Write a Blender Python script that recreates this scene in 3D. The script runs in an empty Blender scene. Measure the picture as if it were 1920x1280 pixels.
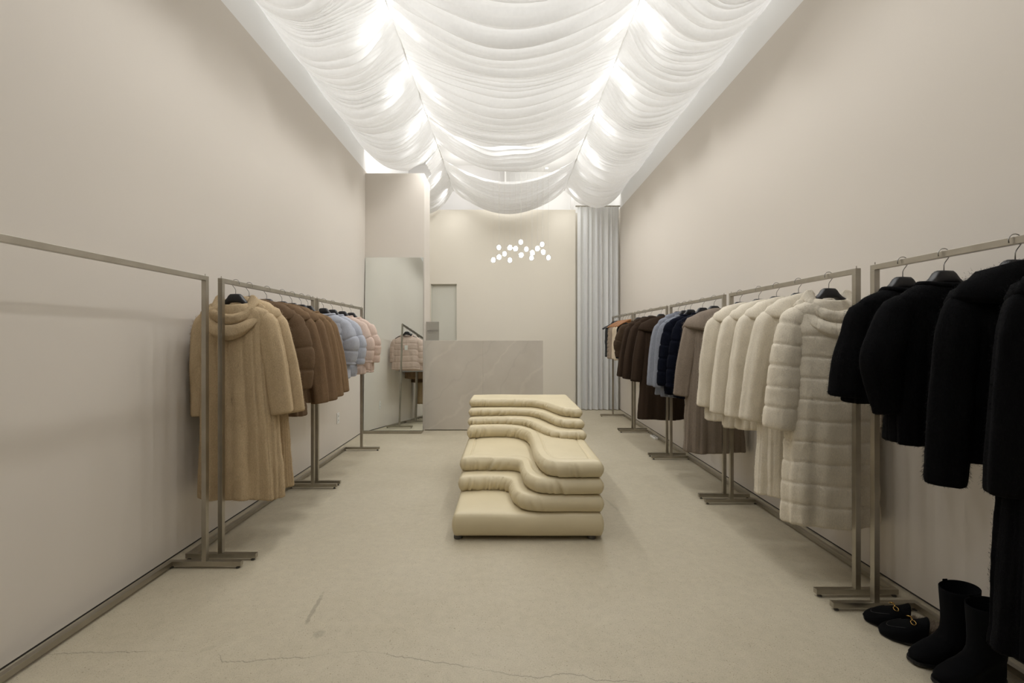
import bpy, bmesh, math, random
import numpy as np
from mathutils import Vector, Matrix
from mathutils.geometry import delaunay_2d_cdt

S = bpy.context.scene
COL = S.collection
PI = math.pi

# ------------------------------------------------------------------ camera
CAM_H, F = 1.25, 830.0            # eye height (m), focal length in pixels of a 1920 wide frame
cam_d = bpy.data.cameras.new('camera')
cam_d.sensor_fit = 'HORIZONTAL'
cam_d.sensor_width = 36.0
cam_d.lens = 36.0 * F / 1920.0
cam_d.shift_x = 11.0 / 1920.0
cam_d.shift_y = -7.0 / 1920.0
cam_d.clip_start = 0.05
cam_o = bpy.data.objects.new('camera', cam_d)
cam_o.location = (0, 0, CAM_H)
cam_o.rotation_euler = (PI / 2, 0, 0)
COL.objects.link(cam_o)
S.camera = cam_o

# ------------------------------------------------------------------ world, exposure, lights
S.view_settings.view_transform = 'Standard'
S.view_settings.look = 'None'
S.view_settings.gamma = 1.0
S.view_settings.use_curve_mapping = False
S.view_settings.exposure = 0.0
world = bpy.data.worlds.new('world')
S.world = world
world.use_nodes = True
world.node_tree.nodes['Background'].inputs[0].default_value = (0.8, 0.8, 0.8, 1)
world.node_tree.nodes['Background'].inputs[1].default_value = 0.02
try:
    S.cycles.use_denoising = True
    S.cycles.sample_clamp_indirect = 6.0
    S.cycles.max_bounces = 8
    S.cycles.diffuse_bounces = 5
    S.cycles.transmission_bounces = 8
    S.cycles.transparent_max_bounces = 8
except Exception:
    pass

RIDGE_L, RIDGE_R, FAB_L, FAB_R, ZS = -0.907, 1.004, -1.8975, 1.9785, 3.78
CEIL_Z = 4.60


def light(name, kind, loc, power, color=(1, 1, 1), rot=(0, 0, 0), **kw):
    d = bpy.data.lights.new(name, kind)
    d.energy = power
    d.color = color
    for k, v in kw.items():
        setattr(d, k, v)
    o = bpy.data.objects.new(name, d)
    o.location = loc
    o.rotation_euler = rot
    COL.objects.link(o)
    return o


# unseen fill light added above the cloth: the even glow through the drapes
light('cloth_fill_light', 'AREA', (0.03, 3.4, 4.52), 120.0, (0.97, 0.985, 1.0), shape='RECTANGLE', size=3.5, size_y=7.4)
# track lamps along the two seams: each glows against the cloth and shines down into the shop
LAMP_Y = [0.3, 1.05, 1.85, 2.62, 3.40, 4.16, 4.99, 5.77]
for rx in (RIDGE_L, RIDGE_R):
    for y in LAMP_Y:
        light('track_lamp', 'POINT', (rx, y, ZS + 0.09), 5.0, (0.97, 0.985, 1.0), shadow_soft_size=0.03)
        light('seam_spot', 'SPOT', (rx, y, ZS - 0.085), 22.0 if y > 1.2 else 9.0, (0.985, 0.99, 1.0), shadow_soft_size=0.05, spot_size=math.radians(165), spot_blend=1.0)
    for y, p in ((6.55, 18.0), (7.30, 16.0)):  # added fill spots to brighten the back wall and curtain
        light('seam_spot', 'SPOT', (rx, y, ZS - 0.085), p, (0.985, 0.99, 1.0), shadow_soft_size=0.05, spot_size=math.radians(165), spot_blend=1.0)
    light('track_lamp', 'POINT', (rx, 7.58, ZS + 0.12), 1.2, (1.0, 0.995, 0.98), shadow_soft_size=0.03)
# lights in the open void at the back
light('void_light', 'POINT', (0.75, 8.2, 4.1), 9.0, (1.0, 0.995, 0.98), shadow_soft_size=0.05)
light('void_light', 'POINT', (-0.9, 8.15, 4.2), 5.0, (1.0, 0.995, 0.98), shadow_soft_size=0.05)  # fill light added to lift the dark left side of the void
light('void_light', 'POINT', (1.45, 7.55, 4.0), 4.0, (1.0, 0.995, 0.98), shadow_soft_size=0.05)

# ------------------------------------------------------------------ materials
MATS = {}


def lin(c):
    return tuple(((v / 255.0) / 12.92 if v / 255.0 <= 0.04045 else ((v / 255.0 + 0.055) / 1.055) ** 2.4) for v in c)


class NT:
    """small helper around a node tree"""

    def __init__(self, name):
        self.m = bpy.data.materials.new(name)
        self.m.use_nodes = True
        self.t = self.m.node_tree
        self.b = self.t.nodes['Principled BSDF']
        self.out = self.t.nodes['Material Output']

    def n(self, kind, **kw):
        nd = self.t.nodes.new(kind)
        for k, v in kw.items():
            if k in nd.inputs.keys():
                nd.inputs[k].default_value = v
            else:
                setattr(nd, k, v)
        return nd

    def l(self, a, b):
        self.t.links.new(a, b)

    def set(self, **kw):
        for k, v in kw.items():
            self.b.inputs[k.replace('_', ' ')].default_value = v

    def coords(self, scale=(1, 1, 1), kind='Object'):
        tc = self.n('ShaderNodeTexCoord')
        mp = self.n('ShaderNodeMapping')
        mp.inputs['Scale'].default_value = scale
        self.l(tc.outputs[kind], mp.inputs['Vector'])
        return mp.outputs[0]

    def noise(self, vec, scale, detail=3.0, rough=0.5):
        nd = self.n('ShaderNodeTexNoise')
        nd.inputs['Scale'].default_value = scale
        nd.inputs['Detail'].default_value = detail
        nd.inputs['Roughness'].default_value = rough
        self.l(vec, nd.inputs['Vector'])
        return nd.outputs[0]

    def ramp(self, fac, stops):
        nd = self.n('ShaderNodeValToRGB')
        els = nd.color_ramp.elements
        while len(els) < len(stops):
            els.new(0.5)
        for e, (p, c) in zip(els, stops):
            e.position = p
            e.color = (*c[:3], 1) if len(c) == 3 else c
        self.l(fac, nd.inputs[0])
        return nd.outputs[0]

    def bump(self, height, strength=0.3, dist=0.01, prev=None):
        nd = self.n('ShaderNodeBump')
        nd.inputs['Strength'].default_value = strength
        nd.inputs['Distance'].default_value = dist
        self.l(height, nd.inputs['Height'])
        if prev is not None:
            self.l(prev, nd.inputs['Normal'])
        return nd.outputs[0]

    def mix(self, fac, a, b, mode='MIX'):
        nd = self.n('ShaderNodeMix', data_type='RGBA', blend_type=mode)
        for sock, v in ((nd.inputs[0], fac), (nd.inputs[6], a), (nd.inputs[7], b)):
            if hasattr(v, 'is_linked') or hasattr(v, 'links'):
                self.l(v, sock)
            elif isinstance(v, (int, float)):
                sock.default_value = v
            else:
                sock.default_value = (*v[:3], 1)
        return nd.outputs[2]


def mul(c, k):
    return tuple(min(1.0, v * k) for v in c)


def plain(name, color, rough=0.6, metal=0.0, **kw):
    t = NT(name)
    v = t.coords((1, 1, 1))
    nz = t.noise(v, 6.0, 4)
    t.l(t.ramp(nz, [(0.3, mul(color, 0.97)), (0.7, mul(color, 1.03))]), t.b.inputs['Base Color'])
    t.set(Roughness=rough, Metallic=metal)
    for k, x in kw.items():
        t.b.inputs[k.replace('_', ' ')].default_value = x
    return t.m


def m_wall(name, color):
    t = NT(name)
    v = t.coords()
    nz = t.noise(v, 0.8, 3)
    t.l(t.ramp(nz, [(0.3, mul(color, 0.985)), (0.7, mul(color, 1.015))]), t.b.inputs['Base Color'])
    t.l(t.bump(t.noise(v, 180, 2), 0.05, 0.002), t.b.inputs['Normal'])
    t.set(Roughness=0.75)
    t.b.inputs['Specular IOR Level'].default_value = 0.25
    return t.m


def m_fur(name, color, streak=0.25, sheen=0.35, dark=0.62):
    """short dense pile: mottled colour, hair-fine relief, soft sheen"""
    t = NT(name)
    v = t.coords((1, 1, 0.22))
    v2 = t.coords((1, 1, 0.35))
    big = t.noise(v, 9, 3, 0.5)
    mid = t.noise(v2, 75, 3, 0.6)
    fine = t.noise(v2, 330, 2, 0.6)
    c1 = t.ramp(big, [(0.28, mul(color, 1 - streak)), (0.72, mul(color, 1 + streak * 0.6))])
    c2 = t.ramp(fine, [(0.30, (dark,) * 3), (0.66, (1.06,) * 3)])
    c3 = t.ramp(mid, [(0.30, ((3 + dark) / 4,) * 3), (0.62, (1.02,) * 3)])
    t.l(t.mix(1.0, t.mix(1.0, c1, c2, 'MULTIPLY'), c3, 'MULTIPLY'), t.b.inputs['Base Color'])
    b1 = t.bump(fine, 0.5, 0.003)
    b2 = t.bump(mid, 0.16, 0.006, b1)
    t.l(b2, t.b.inputs['Normal'])
    t.set(Roughness=0.95)
    t.b.inputs['Specular IOR Level'].default_value = 0.12
    t.b.inputs['Sheen Weight'].default_value = sheen
    t.b.inputs['Sheen Roughness'].default_value = 0.45
    t.b.inputs['Sheen Tint'].default_value = (*mul(color, 1.3), 1)
    return t.m


def build_materials():
    M = MATS
    M['wall'] = m_wall('wall_paint', (0.705, 0.652, 0.582))
    M['wall_back'] = m_wall('back_wall_paint', (0.75, 0.70, 0.60))
    M['ceiling'] = m_wall('ceiling_white', (0.80, 0.785, 0.755))
    M['trim_white_lit'] = m_wall('trim_white_lit', (0.90, 0.89, 0.87))  # white paint, made whiter to carry the glow of the cloth beside it
    M['door'] = m_wall('door_paint', (0.66, 0.65, 0.57))
    M['dim_grey'] = m_wall('dim_wall_grey', (0.68, 0.66, 0.64))  # grey stands in for the weaker light on the left void wall
    M['gap'] = plain('shadow_gap', (0.05, 0.045, 0.04), 0.9)

    # brushed stainless tube
    t = NT('brushed_steel')
    v = t.coords((1, 1, 1))
    nz = t.noise(t.coords((60, 60, 60)), 5.0, 3)
    t.l(t.ramp(t.noise(v, 9, 3), [(0.3, (0.37, 0.343, 0.29)), (0.7, (0.45, 0.42, 0.362))]), t.b.inputs['Base Color'])
    t.l(t.bump(nz, 0.06, 0.001), t.b.inputs['Normal'])
    t.set(Metallic=1.0, Roughness=0.34)
    M['steel'] = t.m
    M['wire'] = plain('hook_steel', (0.30, 0.29, 0.27), 0.3, 1.0)
    M['gold'] = plain('brass_gold', (0.80, 0.52, 0.16), 0.22, 1.0)
    M['rubber'] = plain('rubber_foot', (0.10, 0.095, 0.085), 0.7)
    M['hanger'] = plain('hanger_black', (0.010, 0.010, 0.012), 0.42)
    t = NT('hanger_wood')
    v = t.coords((4, 4, 30))
    t.l(t.ramp(t.noise(v, 4, 4), [(0.3, (0.30, 0.13, 0.045)), (0.7, (0.45, 0.21, 0.08))]), t.b.inputs['Base Color'])
    t.set(Roughness=0.4)
    M['wood'] = t.m

    # polished concrete floor
    t = NT('concrete_floor')
    v = t.coords()
    base = t.ramp(t.noise(v, 1.1, 6, 0.6), [(0.25, (0.47, 0.415, 0.303)), (0.75, (0.55, 0.492, 0.372))])
    cl = t.ramp(t.noise(v, 22, 5, 0.7), [(0.25, (0.90,) * 3), (0.75, (1.06,) * 3)])
    c = t.mix(1.0, base, cl, 'MULTIPLY')
    # sand grain and small aggregate
    gr = t.ramp(t.noise(v, 210, 3, 0.75), [(0.30, (0.74,) * 3), (0.48, (0.98,) * 3), (0.60, (1.0,) * 3), (0.74, (1.10,) * 3)])
    c = t.mix(1.0, c, gr, 'MULTIPLY')
    for sc_, r0_, r1_, kp in ((62, 0.10, 0.17, 0.47), (115, 0.12, 0.21, 0.44)):
        vo = t.n('ShaderNodeTexVoronoi')
        vo.inputs['Scale'].default_value = sc_
        t.l(v, vo.inputs['Vector'])
        spot = t.ramp(vo.outputs['Distance'], [(0.0, (0.50, 0.46, 0.41)), (r0_, (0.66, 0.62, 0.57)), (r1_, (1, 1, 1))])
        keep = t.ramp(t.noise(v, sc_ * 0.33, 2), [(kp, (0, 0, 0)), (kp + 0.09, (1, 1, 1))])
        c = t.mix(1.0, c, t.mix(keep, (1, 1, 1), spot), 'MULTIPLY')
    # two hairline cracks: thin bands around wandering lines
    sx = t.n('ShaderNodeSeparateXYZ')
    t.l(v, sx.inputs[0])
    fc = t.n('ShaderNodeFloatCurve')
    cm_ = fc.mapping
    cpts = [(-2.0, 1.74), (-1.5, 1.762), (-1.22, 1.766), (-1.13, 1.742), (-1.07, 1.708), (-0.92, 1.722), (-0.76, 1.735), (-0.60, 1.766), (-0.42, 1.735), (-0.22, 1.698), (0.02, 1.645), (0.12, 1.630), (0.22, 1.648), (0.34, 1.618), (0.7, 1.60), (2.0, 1.56)]
    while len(cm_.curves[0].points) < len(cpts):
        cm_.curves[0].points.new(0.5, 0.5)
    for p_, (x_, y_) in zip(cm_.curves[0].points, cpts):
        p_.location = ((x_ + 2) / 4, (y_ - 1.5) / 0.5)
    cm_.update()
    fx_ = t.n('ShaderNodeMath', operation='MULTIPLY_ADD')
    t.l(sx.outputs['X'], fx_.inputs[0])
    fx_.inputs[1].default_value = 0.25
    fx_.inputs[2].default_value = 0.5
    t.l(fx_.outputs[0], fc.inputs['Value'])
    gate1 = t.ramp(t.noise(v, 3.1, 3), [(0.36, (0, 0, 0)), (0.50, (1, 1, 1))])
    gate2 = t.ramp(t.noise(v, 2.6, 3), [(0.47, (0, 0, 0)), (0.56, (1, 1, 1))])
    for src, off, gain, amp, width, strength, gate in ((fc.outputs[0], 1.5, 0.5, 0.045, 0.0032, 0.62, gate1), (None, 3.13, 0.0, 0.16, 0.0036, 0.84, gate2)):
        a = t.n('ShaderNodeMath', operation='MULTIPLY_ADD')
        if src is not None:
            t.l(src, a.inputs[0])
        a.inputs[1].default_value = gain
        a.inputs[2].default_value = off - amp * 0.5
        a2 = t.n('ShaderNodeMath', operation='MULTIPLY_ADD')
        t.l(t.noise(t.coords((9, 0.02, 1)) if src is not None else t.coords((2.2, 0.02, 1)), 2.2, 5, 0.65), a2.inputs[0])
        a2.inputs[1].default_value = amp
        t.l(a.outputs[0], a2.inputs[2])
        d = t.n('ShaderNodeMath', operation='SUBTRACT')
        t.l(sx.outputs['Y'], d.inputs[0])
        t.l(a2.outputs[0], d.inputs[1])
        ab = t.n('ShaderNodeMath', operation='ABSOLUTE')
        t.l(d.outputs[0], ab.inputs[0])
        dv = t.n('ShaderNodeMath', operation='DIVIDE')
        t.l(ab.outputs[0], dv.inputs[0])
        dv.inputs[1].default_value = width
        line = t.ramp(dv.outputs[0], [(0.3, (strength,) * 3), (1.0, (1, 1, 1))])
        c = t.mix(1.0, c, t.mix(gate, (1, 1, 1), line), 'MULTIPLY')
    # scuff marks: (x, y, half length, half width, angle)
    for (x, y, hl, hw, an, k) in ((-0.885, 2.04, 0.30, 0.022, 1.66, 0.72), (-0.79, 1.86, 0.06, 0.05, 1.6, 0.80),
                                  (0.79, 3.32, 0.30, 0.022, 1.75, 0.86), (-1.2, 1.78, 0.06, 0.03, 0.5, 0.9)):
        mp = t.n('ShaderNodeMapping', vector_type='TEXTURE')
        mp.inputs['Location'].default_value = (x, y, 0)
        mp.inputs['Rotation'].default_value = (0, 0, an)
        mp.inputs['Scale'].default_value = (hl, hw, 1)
        t.l(v, mp.inputs[0])
        ln = t.n('ShaderNodeVectorMath', operation='LENGTH')
        t.l(mp.outputs[0], ln.inputs[0])
        ad = t.n('ShaderNodeMath', operation='MULTIPLY_ADD')
        t.l(t.noise(v, 30, 3), ad.inputs[0])
        ad.inputs[1].default_value = 0.9
        t.l(ln.outputs['Value'], ad.inputs[2])
        c = t.mix(1.0, c, t.ramp(ad.outputs[0], [(0.75, (k,) * 3), (1.35, (1, 1, 1))]), 'MULTIPLY')
    t.l(c, t.b.inputs['Base Color'])
    t.l(t.bump(t.noise(v, 300, 3), 0.10, 0.002), t.b.inputs['Normal'])
    t.l(t.ramp(t.noise(v, 3, 4), [(0.3, (0.42,) * 3), (0.7, (0.6,) * 3)]), t.b.inputs['Roughness'])
    t.b.inputs['Specular IOR Level'].default_value = 0.35
    M['floor'] = t.m

    # thin white chiffon: lets light through
    for nm, col, tr in (('drape', (0.90, 0.895, 0.885), 0.21), ('curtain', (0.86, 0.865, 0.855), 0.25)):
        t = NT(nm + '_cloth')
        t.t.nodes.remove(t.b)
        df = t.n('ShaderNodeBsdfDiffuse')
        ts = t.n('ShaderNodeBsdfTranslucent')
        mx = t.n('ShaderNodeMixShader')
        v = t.coords((1, 1, 1))
        cc = t.ramp(t.noise(v, 40, 3), [(0.3, mul(col, 0.98)), (0.7, mul(col, 1.01))])
        t.l(cc, df.inputs[0])
        t.l(cc, ts.inputs[0])
        mx.inputs[0].default_value = tr
        t.l(df.outputs[0], mx.inputs[1])
        t.l(ts.outputs[0], mx.inputs[2])
        t.l(mx.outputs[0], t.out.inputs[0])
        M[nm] = t.m

    # cream leather
    t = NT('cream_leather')
    v = t.coords()
    vo = t.n('ShaderNodeTexVoronoi')
    vo.inputs['Scale'].default_value = 520
    t.l(v, vo.inputs['Vector'])
    t.l(t.ramp(t.noise(v, 3, 4), [(0.3, (0.63, 0.545, 0.36)), (0.7, (0.69, 0.60, 0.405))]), t.b.inputs['Base Color'])
    t.l(t.bump(vo.outputs['Distance'], 0.05, 0.001), t.b.inputs['Normal'])
    t.set(Roughness=0.42)
    t.b.inputs['Specular IOR Level'].default_value = 0.42
    M['leather'] = t.m

    # marble-like stone of the counter
    t = NT('counter_stone')
    v = t.coords()
    base = t.ramp(t.noise(v, 2.2, 6, 0.6), [(0.3, (0.54, 0.495, 0.425)), (0.7, (0.61, 0.565, 0.49))])
    mp = t.n('ShaderNodeMapping')
    mp.inputs['Rotation'].default_value = (0, 2.30, 0)
    t.l(v, mp.inputs[0])
    wv = t.n('ShaderNodeTexWave', wave_type='BANDS', bands_direction='X')
    wv.inputs['Scale'].default_value = 0.55
    wv.inputs['Distortion'].default_value = 9
    wv.inputs['Detail'].default_value = 5
    wv.inputs['Detail Scale'].default_value = 1.4
    t.l(mp.outputs[0], wv.inputs['Vector'])
    vein = t.ramp(wv.outputs[0], [(0.0, (1.07,) * 3), (0.018, (1.0,) * 3), (0.985, (1.0,) * 3), (1.0, (0.95,) * 3)])
    t.l(t.mix(1.0, base, vein, 'MULTIPLY'), t.b.inputs['Base Color'])
    t.l(t.bump(t.noise(v, 60, 4), 0.06, 0.003), t.b.inputs['Normal'])
    t.set(Roughness=0.5)
    M['stone'] = t.m

    t = NT('mirror_glass')
    v = t.coords()
    t.l(t.ramp(t.noise(v, 2, 2), [(0.3, (0.86, 0.90, 0.88)), (0.7, (0.87, 0.91, 0.89))]), t.b.inputs['Base Color'])
    t.set(Metallic=1.0, Roughness=0.0)
    M['mirror'] = t.m

    t = NT('clear_glass')
    v = t.coords()
    t.l(t.ramp(t.noise(v, 3, 2), [(0.3, (0.97, 0.98, 0.98)), (0.7, (1, 1, 1))]), t.b.inputs['Base Color'])
    t.set(Roughness=0.02)
    t.b.inputs['Transmission Weight'].default_value = 1.0
    t.b.inputs['IOR'].default_value = 1.35
    M['glass'] = t.m

    t = NT('smoked_acrylic')
    v = t.coords()
    t.l(t.ramp(t.noise(v, 3, 2), [(0.3, (0.50, 0.48, 0.43)), (0.7, (0.53, 0.51, 0.46))]), t.b.inputs['Base Color'])
    t.set(Roughness=0.08)
    t.b.inputs['Transmission Weight'].default_value = 0.55
    t.b.inputs['IOR'].default_value = 1.3
    M['acrylic'] = t.m

    t = NT('lamp_core')
    t.set(Base_Color=(1, 1, 1, 1))
    t.b.inputs['Emission Color'].default_value = (1.0, 0.985, 0.93, 1)
    t.b.inputs['Emission Strength'].default_value = 3.5
    M['glow'] = t.m
    M['cable'] = plain('lamp_cable', (0.55, 0.53, 0.48), 0.5)
    M['white'] = plain('white_plastic', (0.80, 0.79, 0.75), 0.4)
    M['ink'] = plain('sign_ink', (0.10, 0.09, 0.075), 0.6)
    M['suede'] = plain('black_suede', (0.0028, 0.0030, 0.0036), 0.95, Sheen_Weight=0.01, Specular_IOR_Level=0.12)
    M['leather_black'] = plain('black_sole', (0.004, 0.004, 0.005), 0.45)
    M['film'] = plain('crumpled_film', (0.55, 0.56, 0.57), 0.15)
    M['lining'] = plain('coat_lining', (0.035, 0.026, 0.02), 0.6)

    fur = dict(beige=(0.56, 0.43, 0.27), brown=(0.205, 0.132, 0.076), cocoa=(0.165, 0.108, 0.064), tan=(0.235, 0.152, 0.085),
               blue=(0.44, 0.457, 0.51), pink=(0.64, 0.505, 0.43), cream=(0.76, 0.695, 0.575), taupe=(0.275, 0.225, 0.18),
               dark=(0.040, 0.0255, 0.0165), dark2=(0.058, 0.038, 0.023), navy=(0.0045, 0.0060, 0.014), black=(0.0042, 0.0042, 0.0050),
               slate=(0.235, 0.25, 0.29), charcoal=(0.05, 0.05, 0.05), ivory=(0.66, 0.56, 0.42), fawn=(0.36, 0.29, 0.22))
    for k, c in fur.items():
        dk = k in ('navy', 'black')
        M[k] = m_fur(k + '_fur', c, 0.06 if k in ('cream', 'pink', 'blue') else 0.09 if k == 'beige' else 0.16, 0.03 if dk else (0.10 if k.startswith('dark') else 0.18), 0.88 if k in ('cream', 'pink', 'blue', 'ivory') else 0.80 if not dk else 0.5)


build_materials()

# ------------------------------------------------------------------ mesh helpers


def link_mesh(name, verts, faces, m, parent=None, smooth=True, loc=(0, 0, 0)):
    """verts in world coordinates; the object sits at loc (its parent's place when it has one)"""
    me = bpy.data.meshes.new(name)
    v = np.asarray(verts, dtype=np.float64)
    base = np.array(parent['_w'] if parent is not None else loc, dtype=np.float64)
    me.from_pydata((v - base).tolist(), [], [list(f) for f in faces])
    me.materials.append(MATS[m])
    if smooth:
        me.polygons.foreach_set('use_smooth', np.ones(len(me.polygons), dtype=bool))
    me.update()
    o = bpy.data.objects.new(name, me)
    if parent is not None:
        o.parent = parent
        o['_w'] = list(parent['_w'])
    else:
        o.location = loc
        o['_w'] = list(loc)
    COL.objects.link(o)
    return o


def tag(o, label=None, cat=None, group=None, kind=None):
    for k, v in (('label', label), ('category', cat), ('group', group), ('kind', kind)):
        if v:
            o[k] = v
    return o


def thing(name, loc, label, cat, group=None):
    o = bpy.data.objects.new(name, None)
    o.location = loc
    o.empty_display_size = 0.05
    o['_w'] = list(loc)
    COL.objects.link(o)
    return tag(o, label, cat, group)


class MB:
    """collects shapes into one mesh"""

    def __init__(self):
        self.v, self.f = [], []

    def add(self, verts, faces):
        n = len(self.v)
        self.v += [tuple(map(float, p)) for p in verts]
        self.f += [tuple(i + n for i in fc) for fc in faces]
        return self

    def box(self, x0, x1, y0, y1, z0, z1, bev=0.0):
        if bev <= 0:
            vs = [(x, y, z) for z in (z0, z1) for y in (y0, y1) for x in (x0, x1)]
            fs = [(0, 2, 3, 1), (4, 5, 7, 6), (0, 1, 5, 4), (2, 6, 7, 3), (0, 4, 6, 2), (1, 3, 7, 5)]
            return self.add(vs, fs)
        bm = bmesh.new()
        bmesh.ops.create_cube(bm, size=1.0)
        for vv in bm.verts:
            vv.co = Vector(((x0 + x1) / 2 + vv.co.x * (x1 - x0), (y0 + y1) / 2 + vv.co.y * (y1 - y0), (z0 + z1) / 2 + vv.co.z * (z1 - z0)))
        bmesh.ops.bevel(bm, geom=list(bm.edges), offset=bev, segments=2, affect='EDGES', profile=0.5)
        bm.verts.index_update()
        vs = [tuple(vv.co) for vv in bm.verts]
        fs = [tuple(vv.index for vv in fc.verts) for fc in bm.faces]
        bm.free()
        return self.add(vs, fs)

    def rings(self, rings, closed=True, cap0=False, cap1=False):
        """rings: list of equal-length point lists -> quads between neighbours"""
        n = len(rings[0])
        vs = [p for r in rings for p in r]
        fs = []
        for i in range(len(rings) - 1):
            for j in range(n if closed else n - 1):
                k = (j + 1) % n
                fs.append((i * n + j, i * n + k, (i + 1) * n + k, (i + 1) * n + j))
        if cap0:
            fs.append(tuple(range(n - 1, -1, -1)))
        if cap1:
            fs.append(tuple((len(rings) - 1) * n + j for j in range(n)))
        return self.add(vs, fs)

    def tube(self, pts, r, seg=8, cap=True):
        pts = [Vector(p) for p in pts]
        rs = r if isinstance(r, (list, tuple)) else [r] * len(pts)
        rings = []
        up = Vector((0, 0, 1))
        t0 = (pts[1] - pts[0]).normalized()
        if abs(t0.dot(up)) > 0.9:
            up = Vector((1, 0, 0))
        nrm = (up - t0 * up.dot(t0)).normalized()
        for i, p in enumerate(pts):
            a, b = pts[max(0, i - 1)], pts[min(len(pts) - 1, i + 1)]
            tt = (b - a).normalized()
            nrm = (nrm - tt * nrm.dot(tt)).normalized()
            bn = tt.cross(nrm)
            rings.append([p + (nrm * math.cos(2 * PI * k / seg) + bn * math.sin(2 * PI * k / seg)) * rs[i] for k in range(seg)])
        return self.rings(rings, True, cap, cap)

    def lathe(self, c, prof, seg=16, cap=True):
        """prof: (radius, z) list, around the vertical through c"""
        rings = [[(c[0] + r * math.cos(2 * PI * k / seg), c[1] + r * math.sin(2 * PI * k / seg), c[2] + z) for k in range(seg)] for r, z in prof]
        return self.rings(rings, True, cap, cap)

    def build(self, name, m, parent=None, smooth=False, loc=None):
        if parent is None and loc is None:
            a = np.array(self.v)
            loc = tuple((a.min(0) + a.max(0)) / 2 * np.array((1, 1, 0)) + np.array((0, 0, a[:, 2].min())))
        return link_mesh(name, self.v, self.f, m, parent, smooth, loc or (0, 0, 0))


def smooth_by_angle(o, deg=35):
    """sharp edges above an angle, smooth elsewhere"""
    me = o.data
    bm = bmesh.new()
    bm.from_mesh(me)
    for e in bm.edges:
        e.smooth = len(e.link_faces) == 2 and e.calc_face_angle(0) < math.radians(deg)
    for f in bm.faces:
        f.smooth = True
    bm.to_mesh(me)
    bm.free()


def structure(name, mb, m):
    o = mb.build(name, m, None, False, (0, 0, 0))
    o['kind'] = 'structure'
    return o


def spline(keys, ts):
    """keys: rows (t, a, b, ...) -> values at ts, smooth monotone-ish cubic (Catmull-Rom on uneven knots)"""
    k = np.asarray(keys, float)
    t, v = k[:, 0], k[:, 1:]
    d = np.zeros_like(v)
    for i in range(len(t)):
        if i == 0:
            d[i] = (v[1] - v[0]) / (t[1] - t[0])
        elif i == len(t) - 1:
            d[i] = (v[-1] - v[-2]) / (t[-1] - t[-2])
        else:
            a = (v[i] - v[i - 1]) / (t[i] - t[i - 1])
            b = (v[i + 1] - v[i]) / (t[i + 1] - t[i])
            d[i] = np.where(a * b > 0, 2 * a * b / (a + b + 1e-12), 0)
    out = []
    for x in np.atleast_1d(ts):
        i = min(max(np.searchsorted(t, x) - 1, 0), len(t) - 2)
        h = t[i + 1] - t[i]
        s = min(max((x - t[i]) / h, 0), 1)
        out.append((2 * s**3 - 3 * s**2 + 1) * v[i] + (s**3 - 2 * s**2 + s) * h * d[i] + (-2 * s**3 + 3 * s**2) * v[i + 1] + (s**3 - s**2) * h * d[i + 1])
    return np.array(out)


def wavenoise(P, freq, seed, n=10):
    """cheap smooth noise in about -1..1 for an (N,3) array"""
    r = np.random.RandomState(seed)
    out = np.zeros(len(P))
    for _ in range(n):
        k = r.normal(size=3)
        k *= freq * (0.6 + 0.8 * r.rand()) / np.linalg.norm(k)
        out += np.sin(P @ k * 2 * PI + r.rand() * 2 * PI)
    return out / math.sqrt(n)


# ------------------------------------------------------------------ room shell
WL, WR, YB, YF = -1.894, 1.975, 7.75, -2.2
T = 0.12
structure('floor', MB().box(WL - 0.6, WR + 0.6, YF - 0.3, 9.6, -0.1, 0.0), 'floor')
structure('wall_left', MB().box(WL - T, WL, YF, 9.2, 0.012, 3.49), 'wall')
structure('wall_right', MB().box(WR, WR + T, YF, 9.2, 0.012, 3.49), 'wall')
structure('shadow_gap_left', MB().box(WL - T, WL - 0.006, YF, 5.8, 0.0, 0.012), 'gap')  # dark strip painting the shadow line under the left wall
structure('shadow_gap_right', MB().box(WR + 0.006, WR + T, YF, YB, 0.0, 0.012), 'gap')  # same painted shadow line under the right wall
# back wall stops below the open ceiling void; the door opening is cut out of it
DX0, DX1, DZ = -1.317, -0.865, 2.19
structure('wall_back', MB().box(WL, DX0, YB, YB + T, 0, 3.49).box(DX1, 1.215, YB, YB + T, 0, 3.49).box(DX0, DX1, YB, YB + T, DZ, 3.49), 'wall_back')
d1 = structure('door_1', MB().box(DX0 + 0.004, DX1 - 0.004, YB + 0.055, YB + 0.095, 0.005, DZ - 0.004, 0.002), 'door')
tag(MB().box(DX0, DX0 + 0.014, YB + 0.03, YB + 0.1, 0, DZ).box(DX1 - 0.014, DX1, YB + 0.03, YB + 0.1, 0, DZ)
    .box(DX0, DX1, YB + 0.03, YB + 0.1, DZ - 0.014, DZ).build('door_frame', 'door', d1))
# pier on the left that carries the mirror
structure('wall_pier', MB().box(WL + 0.001, -1.10, 5.95, 6.38, 0, 3.46), 'wall')
# flat border of the ceiling round the drapes with a lip up to the void
structure('ceiling', MB().box(WL - 0.1, WR + 0.1, YF, 9.3, CEIL_Z, CEIL_Z + 0.1), 'ceiling')
structure('trim_1', MB().box(WL - T, WL - 0.004, YF, 9.2, 3.492, CEIL_Z), 'trim_white_lit')
structure('trim_2', MB().box(WR + 0.004, WR + T, YF, 9.2, 3.492, CEIL_Z), 'trim_white_lit')
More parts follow.
